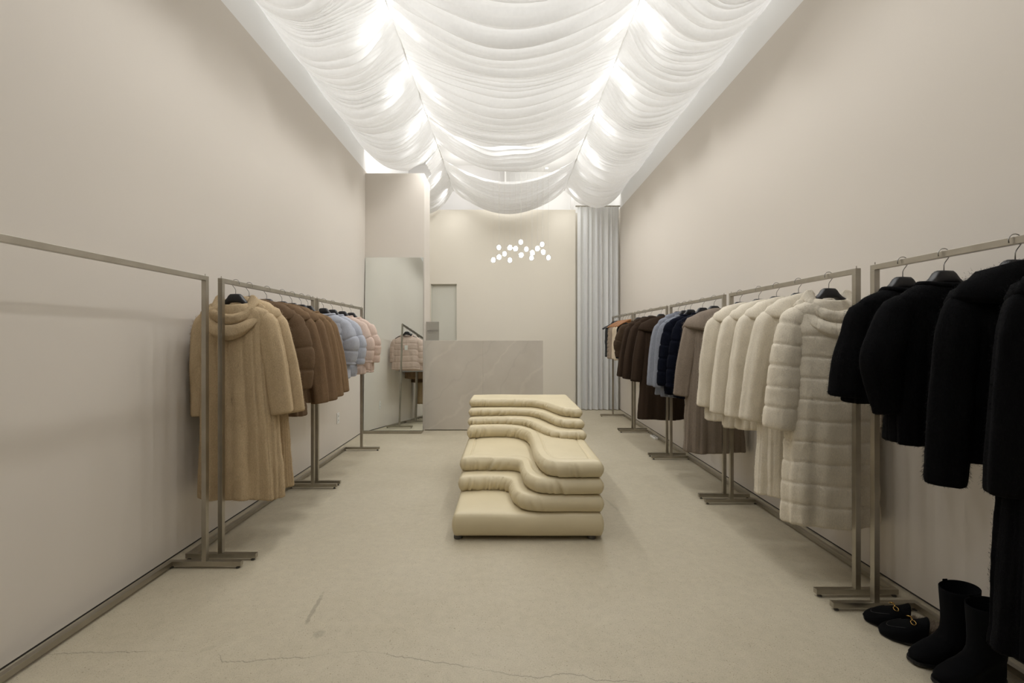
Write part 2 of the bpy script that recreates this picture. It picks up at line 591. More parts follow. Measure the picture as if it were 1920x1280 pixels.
# rear of the void above the back wall: shade painted grey on the left, white on the right
structure('wall_void_left', MB().box(WL, 0.0, 8.75, 8.85, 3.0, CEIL_Z).box(WL, 0.0, 8.6, 8.75, 4.25, CEIL_Z), 'dim_grey')
structure('wall_void', MB().box(0.0, WR, 8.95, 9.05, 3.0, CEIL_Z).box(-0.03, 0.0, 8.5, 9.0, 3.2, CEIL_Z), 'ceiling')
structure('trim_3', MB().box(1.155, 1.205, 7.9, 7.96, 3.4, 4.2), 'dim_grey')
structure('wall_rear', MB().box(WL - T, WR + T, 9.2, 9.3, 0, CEIL_Z), 'ceiling')
# storefront behind the camera
structure('wall_front', MB().box(WL - T, WL + 0.35, YF - T, YF, 0, CEIL_Z).box(WR - 0.35, WR + T, YF - T, YF, 0, CEIL_Z)
          .box(WL + 0.35, WR - 0.35, YF - T, YF, 3.0, CEIL_Z), 'wall')
w1 = structure('window_1', MB().box(WL + 0.35, WR - 0.35, YF - 0.07, YF - 0.05, 0.05, 3.0), 'glass')
MB().box(WL + 0.35, WR - 0.35, YF - 0.1, YF - 0.02, 0.0, 0.05).box(0.0, 0.05, YF - 0.1, YF - 0.02, 0.05, 3.0).build('window_frame', 'steel', w1)

# ------------------------------------------------------------------ ceiling drapes


def fold_profile(length, seed, lo, hi):
    """one-dimensional pleat profile along the length of a drape: overlapping soft ledges of uneven width"""
    r = random.Random(seed)
    n = int(length / 0.002) + 2
    y = np.linspace(0, length, n)
    h = np.zeros(n)
    p = 0.0
    dense = False
    left = 0
    while p < length:
        if left <= 0:
            dense = not dense
            left = r.uniform(0.25, 0.5) if dense else r.uniform(0.3, 0.6)
        w = r.uniform(lo, lo * 1.8) if dense else r.uniform(hi * 0.55, hi)
        a = r.uniform(0.5, 1.0) * (0.20 * w + 0.006)
        s = (y - p) / w
        m = (s >= 0) & (s < 1)
        # rises slowly, then tucks back under
        prof = np.where(s < 0.82, 0.5 - 0.5 * np.cos(PI * np.clip(s / 0.82, 0, 1)), 0.5 + 0.5 * np.cos(PI * np.clip((s - 0.82) / 0.18, 0, 1)))
        h[m] += (a * prof)[m]
        p += w
        left -= w
    k = np.hanning(11)
    return y, np.convolve(h, k / k.sum(), mode='same')


def drape(name, x0, x1, y0, y1, sag, seed, label, u0=0.0, u1=1.0, lo=0.030, hi=0.13, nu=56, bow=0.0, edge=0.0, pinch=None, cut=None, mid_sag=0.0):
    L = y1 - y0
    py, ph = fold_profile(L + 0.8, seed, lo, hi)
    py2, ph2 = fold_profile(L + 0.8, seed + 50, lo * 0.7, lo * 1.8)
    nv = int(L / 0.0052) + 2
    u = np.linspace(u0, u1, nu)
    v = np.linspace(0, L, nv)
    U, V = np.meshgrid(u, v)
    if cut is not None:                        # narrower where the sheet passes the pier
        k_ = np.clip((V - cut[1] + 0.05) / 0.10, 0, 1)
        lo_ = cut[0] + (u0 - cut[0]) * k_
        U = lo_ + (1 - lo_) * (U - u0) / (u1 - u0)
    Sg = 4 * U * (1 - U)
    wob = 0.030 * np.sin(2 * PI * (U * 0.7 + seed * 0.37 + V * 0.15)) + 0.014 * np.sin(2 * PI * (U * 1.6 + V * 0.9 + seed))
    vv = np.clip(V + 0.4 + wob * Sg, 0, L + 0.8)
    # folds fan out from the pins along the seams
    pin = 0.39 * np.sin(2 * PI * (y0 + V - 3.40) / 0.785) * 0.785 / (2 * PI) * 2.0
    vv = np.clip(vv + pin * (1 - Sg) ** 1.5, 0, L + 0.8)
    h = np.interp(vv, py, ph)
    h2 = np.interp(np.clip(V + 0.4 + wob * Sg * 0.9, 0, L + 0.8), py2, ph2)
    env = np.clip(Sg, 0, 1) ** 0.42
    slow = 0.10 * np.sin(2 * PI * V / 0.83 + seed) + 0.07 * np.sin(2 * PI * V / 1.37 + seed * 2.1)
    z = ZS + 0.012 - sag * Sg * (1 + slow) * (1 + mid_sag * np.sin(PI * np.clip((y0 + V) / (y1 + 0.2), 0, 1))) - env * ((h - h.mean()) * 3.6 + (h2 - h2.mean()) * 0.8) - 0.006 * np.sin(V * 9 + seed) * (1 - Sg)
    y = y0 + V + bow * Sg * (V / L - 0.5) * 2 + edge * Sg * (V / L) ** 0.7
    if pinch is not None:                      # cord that gathers the sheet upwards at its centre
        pu, amt = pinch
        g = np.exp(-((U - pu) / 0.10) ** 2)
        z += amt * g * (1 - V / L) * 0.9
        y += 0.10 * g * (1 - V / L)
    x = x0 + (x1 - x0) * U
    P = np.stack([x, y, z], -1).reshape(-1, 3)
    idx = np.arange(nu * nv).reshape(nv, nu)
    Fc = np.stack([idx[:-1, :-1], idx[:-1, 1:], idx[1:, 1:], idx[1:, :-1]], -1).reshape(-1, 4)
    o = link_mesh(name, P, Fc.tolist(), 'drape', None, True, ((x0 + x1) / 2, y0, ZS))
    tag(o, label, 'drape', 'white drapes under the ceiling')
    return o


drape('ceiling_drape', FAB_L, RIDGE_L, -0.3, 5.92, 0.305, 3, 'long pleated white drape along the left side of the ceiling', nu=44, mid_sag=0.10)
drape('ceiling_drape', RIDGE_R, FAB_R, -0.3, 7.64, 0.285, 8, 'long pleated white drape along the right side of the ceiling', nu=44, mid_sag=0.10)
drape('ceiling_drape', RIDGE_L, RIDGE_R, -0.3, 5.02, 0.43, 5, 'large white drape in the middle of the ceiling', nu=72, mid_sag=0.14, hi=0.16, edge=-0.22)
drape('ceiling_drape', RIDGE_L, RIDGE_R, 5.13, 5.80, 0.40, 12, 'narrow white ceiling drape gathered by a cord at its centre', nu=72, lo=0.035, hi=0.11, pinch=(0.51, 0.10), edge=-0.16)
drape('ceiling_drape', RIDGE_L, RIDGE_R, 6.30, 7.68, 0.40, 17, 'rearmost white ceiling drape hanging behind the glass globe lamp', nu=72, lo=0.028, hi=0.08, edge=-0.10)
drape('ceiling_drape', FAB_L, RIDGE_L, 5.90, 7.66, 0.34, 21, 'short white drape end beside the top of the mirror pier', cut=(0.83, 0.53), u0=0.56, u1=1.0, nu=24, lo=0.03, hi=0.08)
# seam rails the cloth is pinned to
for rx, side in ((RIDGE_L, 'left'), (RIDGE_R, 'right')):
    tag(MB().box(rx - 0.008, rx + 0.008, -0.3, 7.68, ZS + 0.014, ZS + 0.03).build('drape_rail', 'white'),
        'thin white rail along the ' + side + ' seam between the ceiling drapes', 'rail')

# ------------------------------------------------------------------ curtain at the back right
nx, nz_ = 240, 30
uu = np.linspace(0, 1, nx)
rr = random.Random(4)
ph = np.cumsum(0.6 + 0.8 * np.abs(np.sin(np.arange(nx) * 0.051 + 1.3)))
ph = ph / ph[-1] * 2 * PI * 8
P = []
for j in range(nz_):
    tz = j / (nz_ - 1)
    z = 0.012 + tz * 3.50
    amp = 0.036 * (1 - 0.35 * tz)
    for i in range(nx):
        w = math.sin(ph[i] + 0.25 * math.sin(tz * 2.0 + i * 0.03)) + 0.22 * math.sin(ph[i] * 2.3 + 1.0)
        P.append((1.235 + uu[i] * 0.715, 7.66 + amp * w, z))
Fc = [(j * nx + i, j * nx + i + 1, (j + 1) * nx + i + 1, (j + 1) * nx + i) for j in range(nz_ - 1) for i in range(nx - 1)]
cur = thing('curtain', (1.6, 7.66, 0.0), 'floor length white pleated curtain in the back right corner', 'curtain')
link_mesh('curtain_cloth', P, Fc, 'curtain', cur)
MB().box(1.20, 1.97, 7.65, 7.67, 3.515, 3.535).build('curtain_rod', 'steel', cur)
structure('wall_corner', MB().box(1.2, WR, 7.95, 8.05, 0, 3.49), 'wall_back')

# ------------------------------------------------------------------ mirror, counter, sign
mir = thing('mirror', (-1.475, 5.8, 0), 'tall frameless mirror leaning on the pier by the left racks', 'mirror')
tl = 0.062
mb = MB()
z0, z1 = 0.037, 2.325
for a in (0,):
    y0, y1 = 5.79, 5.79 + (z1 - z0) * tl
    mb.add([(-1.866, y0, z0), (-1.092, y0, z0), (-1.112, y1, z1), (-1.886, y1, z1), (-1.866, y0 + 0.006, z0), (-1.092, y0 + 0.006, z0), (-1.112, y1 + 0.006, z1), (-1.886, y1 + 0.006, z1)],
           [(0, 1, 2, 3), (5, 4, 7, 6), (1, 5, 6, 2), (4, 0, 3, 7), (3, 2, 6, 7), (4, 5, 1, 0)])
mb.build('mirror_glass', 'mirror', mir)
MB().box(-1.885, -1.105, 5.765, 5.945, 0.0, 0.036, 0.002).build('mirror_base', 'steel', mir)

CY = 5.965
ctr = thing('reception_counter', (-0.3, CY + 0.3, 0), 'waist high pale stone reception counter behind the cream seat', 'counter')
MB().box(-1.098, -0.311, CY, CY + 0.03, 0.012, 1.214, 0.0015).build('stone_panel', 'stone', ctr)
MB().box(-0.307, 0.497, CY, CY + 0.03, 0.012, 1.214, 0.0015).build('stone_panel', 'stone', ctr)
MB().box(0.467, 0.496, CY + 0.031, CY + 0.62, 0.012, 1.212, 0.0015).build('end_panel', 'stone', ctr)
MB().box(-1.096, 0.466, CY + 0.031, CY + 0.25, 1.17, 1.211).build('counter_top', 'stone', ctr)
MB().box(-1.07, 0.466, CY + 0.25, CY + 0.62, 0.70, 0.73).build('work_shelf', 'stone', ctr)
MB().box(-1.07, 0.466, CY + 0.05, CY + 0.60, 0.0, 0.0115).build('plinth', 'gap', ctr)

sg = thing('counter_sign', (-0.99, CY + 0.11, 1.211), 'small smoked acrylic sign with the shop name on the counter', 'sign')
MB().box(-1.094, -0.918, CY + 0.085, CY + 0.093, 1.212, 1.468, 0.001).build('sign_plate', 'acrylic', sg)
MB().box(-1.07, -0.94, CY + 0.065, CY + 0.115, 1.2112, 1.2118).build('sign_foot', 'acrylic', sg)


def text(name, body, loc, size, m, parent, extr=0.0006):
    d = bpy.data.curves.new(name, 'FONT')
    d.body = body
    d.size = size
    d.align_x = 'CENTER'
    d.extrude = extr
    d.space_character = 1.12
    d.materials.append(MATS[m])
    tmp = bpy.data.objects.new('lettering_curve', d)
    COL.objects.link(tmp)
    dg = bpy.context.evaluated_depsgraph_get()
    me = bpy.data.meshes.new_from_object(tmp.evaluated_get(dg))
    bpy.data.objects.remove(tmp)
    bpy.data.curves.remove(d)
    o = bpy.data.objects.new(name, me)
    o.parent = parent
    w = parent['_w']
    o.location = (loc[0] - w[0], loc[1] - w[1], loc[2] - w[2])
    o.rotation_euler = (PI / 2, 0, 0)
    COL.objects.link(o)
    return o


text('lettering', 'APRICITÉ', (-1.007, CY + 0.0840, 1.333), 0.0315, 'ink', sg)
text('lettering', 'Maison de Fur', (-1.014, CY + 0.0840, 1.315), 0.0150, 'ink', sg)

# ------------------------------------------------------------------ glass globe chandelier
ch = thing('chandelier', (0.2, 6.02, 2.3), 'cluster of small glowing glass globes on thin cables over the counter', 'lamp')
MB().box(-0.20, 0.62, 5.90, 6.14, CEIL_Z - 0.04, CEIL_Z - 0.001, 0.004).build('canopy', 'white', ch)
GL = [(300, 805), (425, 525), (432, 740), (552, 668), (672, 530), (672, 810), (800, 550), (918, 405), (928, 695), (1043, 563), (1177, 645), (1160, 760), (1292, 550), (1397, 455), (1425, 630), (1540, 752)]
rr = random.Random(7)
gm = cm = None
for i, (gx, gy) in enumerate(GL):
    Y = 6.02 + (0.08 if i % 2 else -0.08)
    x = (900 + gx / 12 - 949) / F * Y
    z = CAM_H - (420 + gy / 12 - 633) / F * Y
    base = np.array((x, Y, z))
    if gm is None:
        def sph(r, seg, rows, sq=1.0):
            b = MB()
            b.lathe((0, 0, 0), [(max(1e-4, r * math.sin(PI * k / rows)), -r * sq * math.cos(PI * k / rows)) for k in range(rows + 1)], seg)
            return b
        g = sph(0.039, 16, 12, 1.02)
        gm = (g.v, g.f)
        c = sph(0.0215, 12, 10, 1.2)
        cm = (c.v, c.f)
        go = link_mesh('globe', np.array(gm[0]) + base, gm[1], 'glass', ch)
        go.data.transform(Matrix.Translation(Vector(ch['_w']) - Vector(base)))
        go.location = Vector(base) - Vector(ch['_w'])
        go['_w'] = list(base)
        co = link_mesh('globe_light', np.array(cm[0]) + base, cm[1], 'glow', go)
    else:
        g2 = go.copy()
        g2.parent = ch
        g2.location = Vector(base) - Vector(ch['_w'])
        COL.objects.link(g2)
        c2 = co.copy()
        c2.parent = g2
        COL.objects.link(c2)
    MB().tube([(x, Y, z + 0.040), (x, Y, CEIL_Z - 0.041)], 0.0011, 5).build('cable', 'cable', ch)

# ------------------------------------------------------------------ clothes racks
RH, TB = 1.585, 0.025           # rack height, tube width


def rack(side, xb, y0, y1, label, ends=(True, True)):
    """side +1 = right wall. Posts stand mid-foot, the long base tube joins the wall ends of the feet"""
    r = thing('clothes_rack', (xb, (y0 + y1) / 2, 0), label, 'clothes rack', None)
    h = TB / 2
    lev = 0.014
    fw, fa = xb + side * 0.195, xb - side * 0.200      # wall end, aisle end
    ya, yb = y0 + h, y1 - h
    MB().box(xb - h, xb + h, y0, y1, RH - TB, RH, 0.0012).build('top_bar', 'steel', r)
    x0, x1 = sorted((fw, fw - side * TB))
    MB().box(x0, x1, y0 + TB, y1 - TB, lev, lev + TB, 0.0012).build('base_bar', 'steel', r)
    for yc in (ya, yb):
        MB().box(xb - h, xb + h, yc - h, yc + h, lev + TB, RH - TB, 0.0012).build('post', 'steel', r)
        a, b = sorted((fw, fa))
        ft = MB().box(a, b, yc - h, yc + h, lev, lev + TB, 0.0012).build('foot', 'steel', r)
        for xx in (fa + side * 0.022, fw - side * 0.013):
            MB().lathe((xx, yc, 0), [(0.0105, 0.0), (0.0105, 0.005), (0.004, 0.006), (0.004, lev)], 10).build('leveller', 'rubber', ft)
        MB().tube([(xb, yc, RH), (xb, yc, RH + 0.012)], 0.0022, 6).build('pin', 'steel', r)
    return r


XL, XR = -1.605, 1.695
rack(-1, -1.637, 1.23, 2.42, 'empty brushed steel clothes rack on the left, nearest the camera')
rack(-1, XL, 2.482, 3.690, 'steel rack by the left wall holding beige and brown coats')
rack(-1, XL, 3.745, 4.925, 'steel rack beside the mirror holding blue and pink jackets')
rack(1, XR, 0.85, 2.047, 'steel rack on the right, nearest the camera, holding black coats')
rack(1, XR, 2.130, 3.345, 'steel rack by the right wall holding the cream coats')
rack(1, XR, 3.430, 4.565, 'steel rack holding the taupe coat, navy and grey blue jackets')
rack(1, XR, 4.655, 5.850, 'steel rack holding the dark brown coats')
rack(1, XR, 5.935, 7.045, 'farthest steel rack by the white curtain, with wooden hangers')

# ------------------------------------------------------------------ hangers
HOOKR = 0.0225


def hanger(side, xb, y, yaw, what, wood=False, half=0.185, label=None):
    nm = 'wooden_hanger' if wood else 'coat_hanger'
    r = thing(nm, (xb, y, RH - 0.2), label or ('black broad hanger carrying the ' + what), 'hanger', None)
    c, s = math.cos(yaw), math.sin(yaw)

    def W(lx, ly, lz):
        return (xb + lx * c - ly * s, y + lx * s + ly * c, RH + lz)
    # steel hook over the bar
    pts = []
    for k in range(13):
        a = math.radians(200 - k * 19.0)
        pts.append(W(side * -HOOKR * math.cos(a) * -1, 0, -0.012 + HOOKR * math.sin(a)))
    pts.append(W(side * 0.004, 0, -0.044))
    pts.append(W(0, 0, -0.053))
    pts.append(W(0, 0, -0.085))
    MB().tube(pts, 0.0017, 6).build('hook', 'wire', r, True)
    # body: sections along the width (x, top, bottom, half depth)
    if wood:
        sec = [(0, -0.078, -0.112, 0.010), (0.03, -0.083, -0.116, 0.011), (0.06, -0.098, -0.128, 0.012), (0.11, -0.122, -0.148, 0.013), (half - 0.01, -0.165, -0.190, 0.015), (half, -0.172, -0.188, 0.010)]
    else:
        sec = [(0, -0.074, -0.126, 0.016), (0.026, -0.075, -0.128, 0.017), (0.036, -0.083, -0.131, 0.017), (0.046, -0.100, -0.138, 0.018), (0.062, -0.117, -0.147, 0.019),
               (0.095, -0.137, -0.165, 0.022), (0.140, -0.157, -0.190, 0.026), (half - 0.012, -0.178, -0.208, 0.028), (half, -0.186, -0.204, 0.020)]
    rows = [(-a, t, b, d) for a, t, b, d in sec[:0:-1]] + list(sec)
    rings = []
    for (x, t, b, d) in rows:
        zc, hz = (t + b) / 2, (t - b) / 2
        ring = []
        for k in range(12):
            a = 2 * PI * k / 12
            ca, sa = math.cos(a), math.sin(a)
            ring.append(W(x, d * math.copysign(abs(ca) ** 0.6, ca), zc + hz * math.copysign(abs(sa) ** 0.6, sa)))
        rings.append(ring)
    MB().rings(rings, True, True, True).build('hanger_body', 'wood' if wood else 'hanger', r, True)
    return r


# ------------------------------------------------------------------ garments


def ell(theta, a, b, p=0.80):
    c, s = np.cos(theta), np.sin(theta)
    return a * np.sign(c) * np.abs(c) ** p, b * np.sign(s) * np.abs(s) ** p


def band(t, w, amp, rough=0.0):
    """puffed horizontal bands w wide, with a narrow groove between"""
    f = (t / w) % 1.0
    return amp * (1 - np.abs(2 * f - 1) ** 4.5) - 0.35 * amp * (f - 0.5) - 0.0045 * np.exp(-((np.minimum(f, 1 - f)) * w / 0.0055) ** 2)


def tube_along(path, radii, seg, seed, flat=1.0, bands=None, rough=0.004, endcap=True, pelt=0.0, squash_axis=None):
    """soft tube: path (N,3), radii (N,); returns rings with noise, ends curled in"""
    path = np.asarray(path, float)
    n = len(path)
    rings, normals = [], []
    tang = np.gradient(path, axis=0)
    tang /= np.linalg.norm(tang, axis=1)[:, None]
    ref = np.array((0.0, 1.0, 0.0)) if squash_axis is None else np.asarray(squash_axis, float)
    s = np.concatenate([[0], np.cumsum(np.linalg.norm(np.diff(path, axis=0), axis=1))])
    th = np.arange(seg) * 2 * PI / seg
    for i in range(n):
        e2 = ref - tang[i] * ref.dot(tang[i])
        e2 /= np.linalg.norm(e2)
        e1 = np.cross(e2, tang[i])
        r = radii[i] + (band(s[i] + bands[1], bands[0], bands[2]) if bands else 0.0)
        pel = pelt * (np.cos(th * 4 + seed + s[i] * 1.5) + 0.5 * np.cos(th * 7 + seed * 2 - s[i])) * min(1.0, s[i] / 0.15) if pelt else 0.0
        R = (r + pel)
        pts = path[i] + np.outer(R * np.cos(th), e1) + np.outer(R * flat * np.sin(th), e2)
        rings.append(pts)
    A = np.array(rings)
    Pn = A.reshape(-1, 3)
    ctr = np.repeat(path, seg, axis=0)
    d = Pn - ctr
    d /= np.linalg.norm(d, axis=1)[:, None] + 1e-9
    nz = rough * wavenoise(Pn, 4.0, seed) + rough * 0.35 * wavenoise(Pn, 22.0, seed + 1)
    Pn = Pn + d * nz[:, None]
    return Pn.reshape(n, seg, 3)


def grid_faces(nr, nc, wrap=True, cap0=False, cap1=False):
    idx = np.arange(nr * nc).reshape(nr, nc)
    nxt = np.roll(idx, -1, axis=1) if wrap else None
    if wrap:
        f = np.stack([idx[:-1], nxt[:-1], nxt[1:], idx[1:]], -1).reshape(-1, 4).tolist()
    else:
        f = np.stack([idx[:-1, :-1], idx[:-1, 1:], idx[1:, 1:], idx[1:, :-1]], -1).reshape(-1, 4).tolist()
    if cap0:
        f.append(idx[0][::-1].tolist())
    if cap1:
        f.append(idx[-1].tolist())
    return f


SEED = [100]


def garment(side, xb, y, what, label, fur, hem, name='fur_coat', cat='coat', group=None, collar='plain', hem_a=0.235, depth=0.075, sleeve=(0.30, 0.78),
            wall_sleeve=(0.205, 0.80), bands=None, yaw=0.0, neck=0.085, sh=0.195, slr=0.066, slr_end=None, elbow=0.0, hood_fur=None, pelt=0.0055, folds=0.010,
            sleeve_band=None, flare=1.0, sleeves=True, hem_wave=0.006, hanger_kind='black', hang=True, sleeve_y=0.0, ntheta=168, flat=0.72, pile=0, lean=0.0):
    """A garment on a hanger seen from the back. Heights are metres above the floor; lateral +x is towards the wall on
    the right side and the aisle on the left. sleeve = (sideways reach of the cuff, cuff height) on the aisle side."""
    SEED[0] += 7
    seed = SEED[0]
    rs = np.random.RandomState(seed)
    root = thing(name, (xb, y, hem), label, cat, group)
    c, s = math.cos(yaw), math.sin(yaw)
    ZT = RH

    def W(A):
        A = np.asarray(A, float).reshape(-1, 3)
        return np.stack([xb + A[:, 0] * c - A[:, 1] * s, y + A[:, 0] * s + A[:, 1] * c, A[:, 2]], -1)

    # ---- body
    zn = ZT - (0.128 if collar in ('shawl', 'stand') else 0.142)
    L = ZT - 0.20 - hem
    keys = [(0.0, neck, 0.050), (0.012, neck + 0.035, 0.054), (0.030, sh - 0.026, 0.058), (0.047, sh - 0.004, 0.060), (0.085, sh + 0.007, 0.062), (0.16, sh + 0.004, depth * 0.92)]
    keys += [(0.16 + (zn - 0.16 - hem) * 0.5, (sh + hem_a) / 2 + 0.002, depth), (zn - hem, hem_a, depth * flare)]
    dz = 0.0075 if bands else 0.0125
    ts = np.concatenate([np.linspace(0, 0.085, 15)[:-1], np.arange(0.085, zn - hem, dz), [zn - hem]])
    ab = spline(keys, ts)
    th = np.arange(ntheta) * 2 * PI / ntheta
    rows = []
    kf = rs.randint(6, 9)
    npelt = 11
    phf = rs.rand() * 6
    for t, (a, b) in zip(ts, ab):
        grow = np.clip((t - 0.12) / max(0.2, (zn - hem)), 0, 1)
        r = folds * grow * np.cos(kf * th + phf + 0.8 * math.sin(t * 3)) + 0.5 * folds * grow * np.cos((kf * 2 + 1) * th + phf * 2)
        if pelt and not bands:
            pl = np.abs(np.cos(th * npelt + 0.22 * np.sin(t * 7 + phf) + 0.35 * np.sin(th * 2 + phf)))
            r = r + pelt * (1 - (1 - pl) ** 4 * 1.6) * np.clip(t / 0.2, 0, 1)
        if bands:
            r = r + band(np.full_like(th, t + bands[1]) + 0.004 * np.sin(th * 3 + phf), bands[0], bands[2]) * np.clip((t - 0.02) / 0.08, 0.2, 1)
        x, yy = ell(th, a + r, b + r * 0.8)
        z = np.full_like(x, zn - t) + 0.012 * np.cos(th) ** 2 * max(0, 1 - t / 0.085)
        # front neckline lower, hem slightly wavy
        z += np.where(yy > 0, -0.055 * np.clip(yy / 0.05, 0, 1), 0) * max(0, 1 - t / 0.10)
        z += hem_wave * np.sin(th * 3 + phf) * grow**3
        rows.append(np.stack([x + lean * t, yy, z], -1))
    A = np.array(rows)
    # noise along the outward direction
    Pn = A.reshape(-1, 3)
    d = np.stack([Pn[:, 0] / 0.22, Pn[:, 1] / 0.07, np.zeros(len(Pn))], -1)
    d /= np.linalg.norm(d, axis=1)[:, None] + 1e-9
    Pn = Pn + d * (0.0028 * wavenoise(Pn, 3.5, seed) + 0.0011 * wavenoise(Pn, 12, seed + 1) + 0.0005 * wavenoise(Pn, 50, seed + 2))[:, None]
    A = Pn.reshape(A.shape)
    last, first = A[-1], A[0]
    cen = np.array([lean * (zn - hem), 0, 0])

    def shrink(ring, dd, z):
        q = ring.copy()
        n2 = np.stack([ring[:, 0] - cen[0], ring[:, 1] * 3, 0 * ring[:, 0]], -1)
        n2 /= np.linalg.norm(n2, axis=1)[:, None] + 1e-9
        q -= n2 * dd
        q[:, 2] += z
        return q
    hemrows = [shrink(last, 0.003, -0.007), shrink(last, 0.010, -0.011), shrink(last, 0.018, -0.007), shrink(last, 0.022, 0.01), shrink(last, 0.030, 0.10)]
    if collar == 'hood':
        nk = [first * np.array((0.6, 0.6, 1)) + np.array((0, 0, -0.05)), first * np.array((0.88, 0.85, 1)) + np.array((0, 0, -0.006))]
    else:
        nk = [first * np.array((0.75, 0.55, 1)) + np.array((0, 0, -0.055)), first * np.array((0.86, 0.74, 1)) + np.array((0, 0, -0.012)), first * np.array((0.95, 0.92, 1)) + np.array((0, 0, 0.004))]
    allr = np.array(nk + list(A) + hemrows)
    link_mesh('coat_body', W(allr), grid_faces(len(allr), ntheta, True, True, True), fur, root)

    # ---- sleeves (wall side and aisle side)
    if sleeves:
        for sg_, (reach, zc) in ((-side, sleeve), (side, wall_sleeve)):
            aisle = sg_ == -side
            r0 = slr if aisle else slr * 0.88
            r1 = (slr_end or slr * 0.92) if aisle else slr * 0.8
            zt = ZT - 0.245
            eb = elbow if aisle else 0.0
            sy = sleeve_y if aisle else 0.0
            kx = [(0.0, sg_ * (sh - 0.060), 0.0, zt + 0.022), (0.07, sg_ * (sh - 0.014), -0.002, zt), (0.20, sg_ * (sh + 0.006 + eb * 0.4), -0.005 + sy * 0.2, zt - 0.085)]
            kx += [(0.55, sg_ * (sh + (reach - r1 * 0.9 - sh) * 0.52 + 0.004 + eb), -0.004 + sy * 0.6, zt + (zc - zt) * 0.50), (1.0, sg_ * (reach - r1 * 0.9), sy, zc)]
            n = max(30, int((zt - zc) / (0.0075 if bands else 0.014)))
            path = spline(kx, np.linspace(0, 1, n))
            u = np.linspace(0, 1, n)
            rad = np.interp(u, [0, 0.06, 0.2, 0.6, 1], [r0 * 0.72, r0 * 0.86, r0 * 0.95, (r0 + r1) * 0.5 + eb * 0.25, r1])
            sb = None
            if bands:
                sb = sleeve_band or (bands[0], bands[1], bands[2])
            R = tube_along(path, rad, 44, seed + (3 if aisle else 4), flat, sb, 0.0016, pelt=0.0045 if not bands else 0.002)
            endc = path[-1]
            e = R[-1]
            extra = [endc + (e - endc) * 0.96 + np.array((0, 0, -0.009)), endc + (e - endc) * 0.84 + np.array((0, 0, -0.013)), endc + (e - endc) * 0.70 + np.array((0, 0, -0.006)), endc + (e - endc) * 0.62 + np.array((0, 0, 0.05))]
            st = R[0]
            c0 = path[0]
            R = np.concatenate([np.array([c0 + (st - c0) * 0.55 + (path[0] - path[1]) * 0.5]), R, np.array(extra)])
            link_mesh('sleeve', W(R), grid_faces(len(R), 44, True, True, True), fur, root)

    # ---- collar, hood
    nt = 72
    tt = np.arange(nt) * 2 * PI / nt
    back = np.clip(-np.sin(tt), 0, 1)              # 1 at the nape
    if collar in ('shawl', 'stand', 'big'):
        wdt = {'shawl': 0.085, 'stand': 0.040, 'big': 0.13}[collar]
        prof = [(-0.012, -0.055), (-0.010, -0.012), (0.000, 0.018), (0.016, 0.030), (0.034, 0.026), (0.034 + wdt * 0.3, -0.002), (0.030 + wdt * 0.62, -0.040 - wdt * 0.15),
                (0.030 + wdt * 0.80, -0.058 - wdt * 0.40), (0.026 + wdt * 0.78, -0.070 - wdt * 0.48), (0.012 + wdt * 0.6, -0.066 - wdt * 0.36), (0.004 + wdt * 0.3, -0.050)]
        rows = []
        for (o, zz) in prof:
            side_w = np.abs(np.cos(tt))
            oo = o * (0.62 + 0.55 * side_w) if o > 0.03 else o
            x, yy = ell(tt, neck - 0.004 + oo * 1.12, 0.046 + np.where(np.sin(tt) < 0, o * 0.52, o * 0.45), 0.86)
            z = zn + zz + (0.018 * back ** 1.5 - 0.012 * side_w) * (1.0 if zz > -0.03 else 0.35)
            z = z - 0.02 * (1 - back) * (np.sin(tt) > 0)
            if zz < -0.03 and o > 0.02:
                z = z - wdt * 0.18 * back + 0.030 * side_w * (wdt > 0.05)
            rows.append(np.stack([x, yy, z], -1))
        R = np.array(rows)
        Pn = R.reshape(-1, 3)
        Pn = Pn + np.array((0.0, -1.0, 0.3)) * (0.003 * wavenoise(Pn, 9, seed + 9))[:, None]
        R = np.concatenate([Pn.reshape(R.shape), Pn.reshape(R.shape)[:1]])
        link_mesh('collar', W(R), grid_faces(len(R), nt, True), fur, root)
    elif collar == 'crew':
        pts = np.stack([*ell(tt, neck * 0.97, 0.046), zn + 0.004 + 0.010 * np.cos(tt) ** 2 - 0.056 * np.clip(np.sin(tt), 0, 1)], -1)
        pts = np.vstack([pts, pts[:1]])
        R = tube_along(pts, np.full(len(pts), 0.011), 10, seed + 9, 1.0, None, 0.001, squash_axis=(0, 0, 1))
        link_mesh('neckband', W(R), grid_faces(len(R), 10, True), fur, root)
    elif collar == 'hood':
        # one sheet: lining up to the rim, over the upper roll, into a crease, over the lower roll and under
        hp = [(-0.004, -0.235, -0.160), (0.002, -0.218, -0.120), (0.010, -0.206, -0.096), (0.026, -0.198, -0.082), (0.046, -0.200, -0.084), (0.062, -0.208, -0.100), (0.069, -0.222, -0.122), (0.067, -0.242, -0.146),
              (0.054, -0.258, -0.158), (0.044, -0.262, -0.162), (0.060, -0.262, -0.160), (0.084, -0.274, -0.166), (0.100, -0.294, -0.178), (0.104, -0.320, -0.192), (0.086, -0.338, -0.204), (0.068, -0.350, -0.210), (0.044, -0.346, -0.206), (0.020, -0.32, -0.20)]
        k_ = np.linspace(0, 1, len(hp))
        hp = spline([(q, *p_) for q, p_ in zip(k_, hp)], np.linspace(0, 1, 64))
        nh = 150
        ph_ = np.linspace(-168, 168, nh) * PI / 180
        cs, sn = np.cos(ph_), np.sin(ph_)
        bk = np.clip(cs, 0, 1) ** 0.85
        rows = []
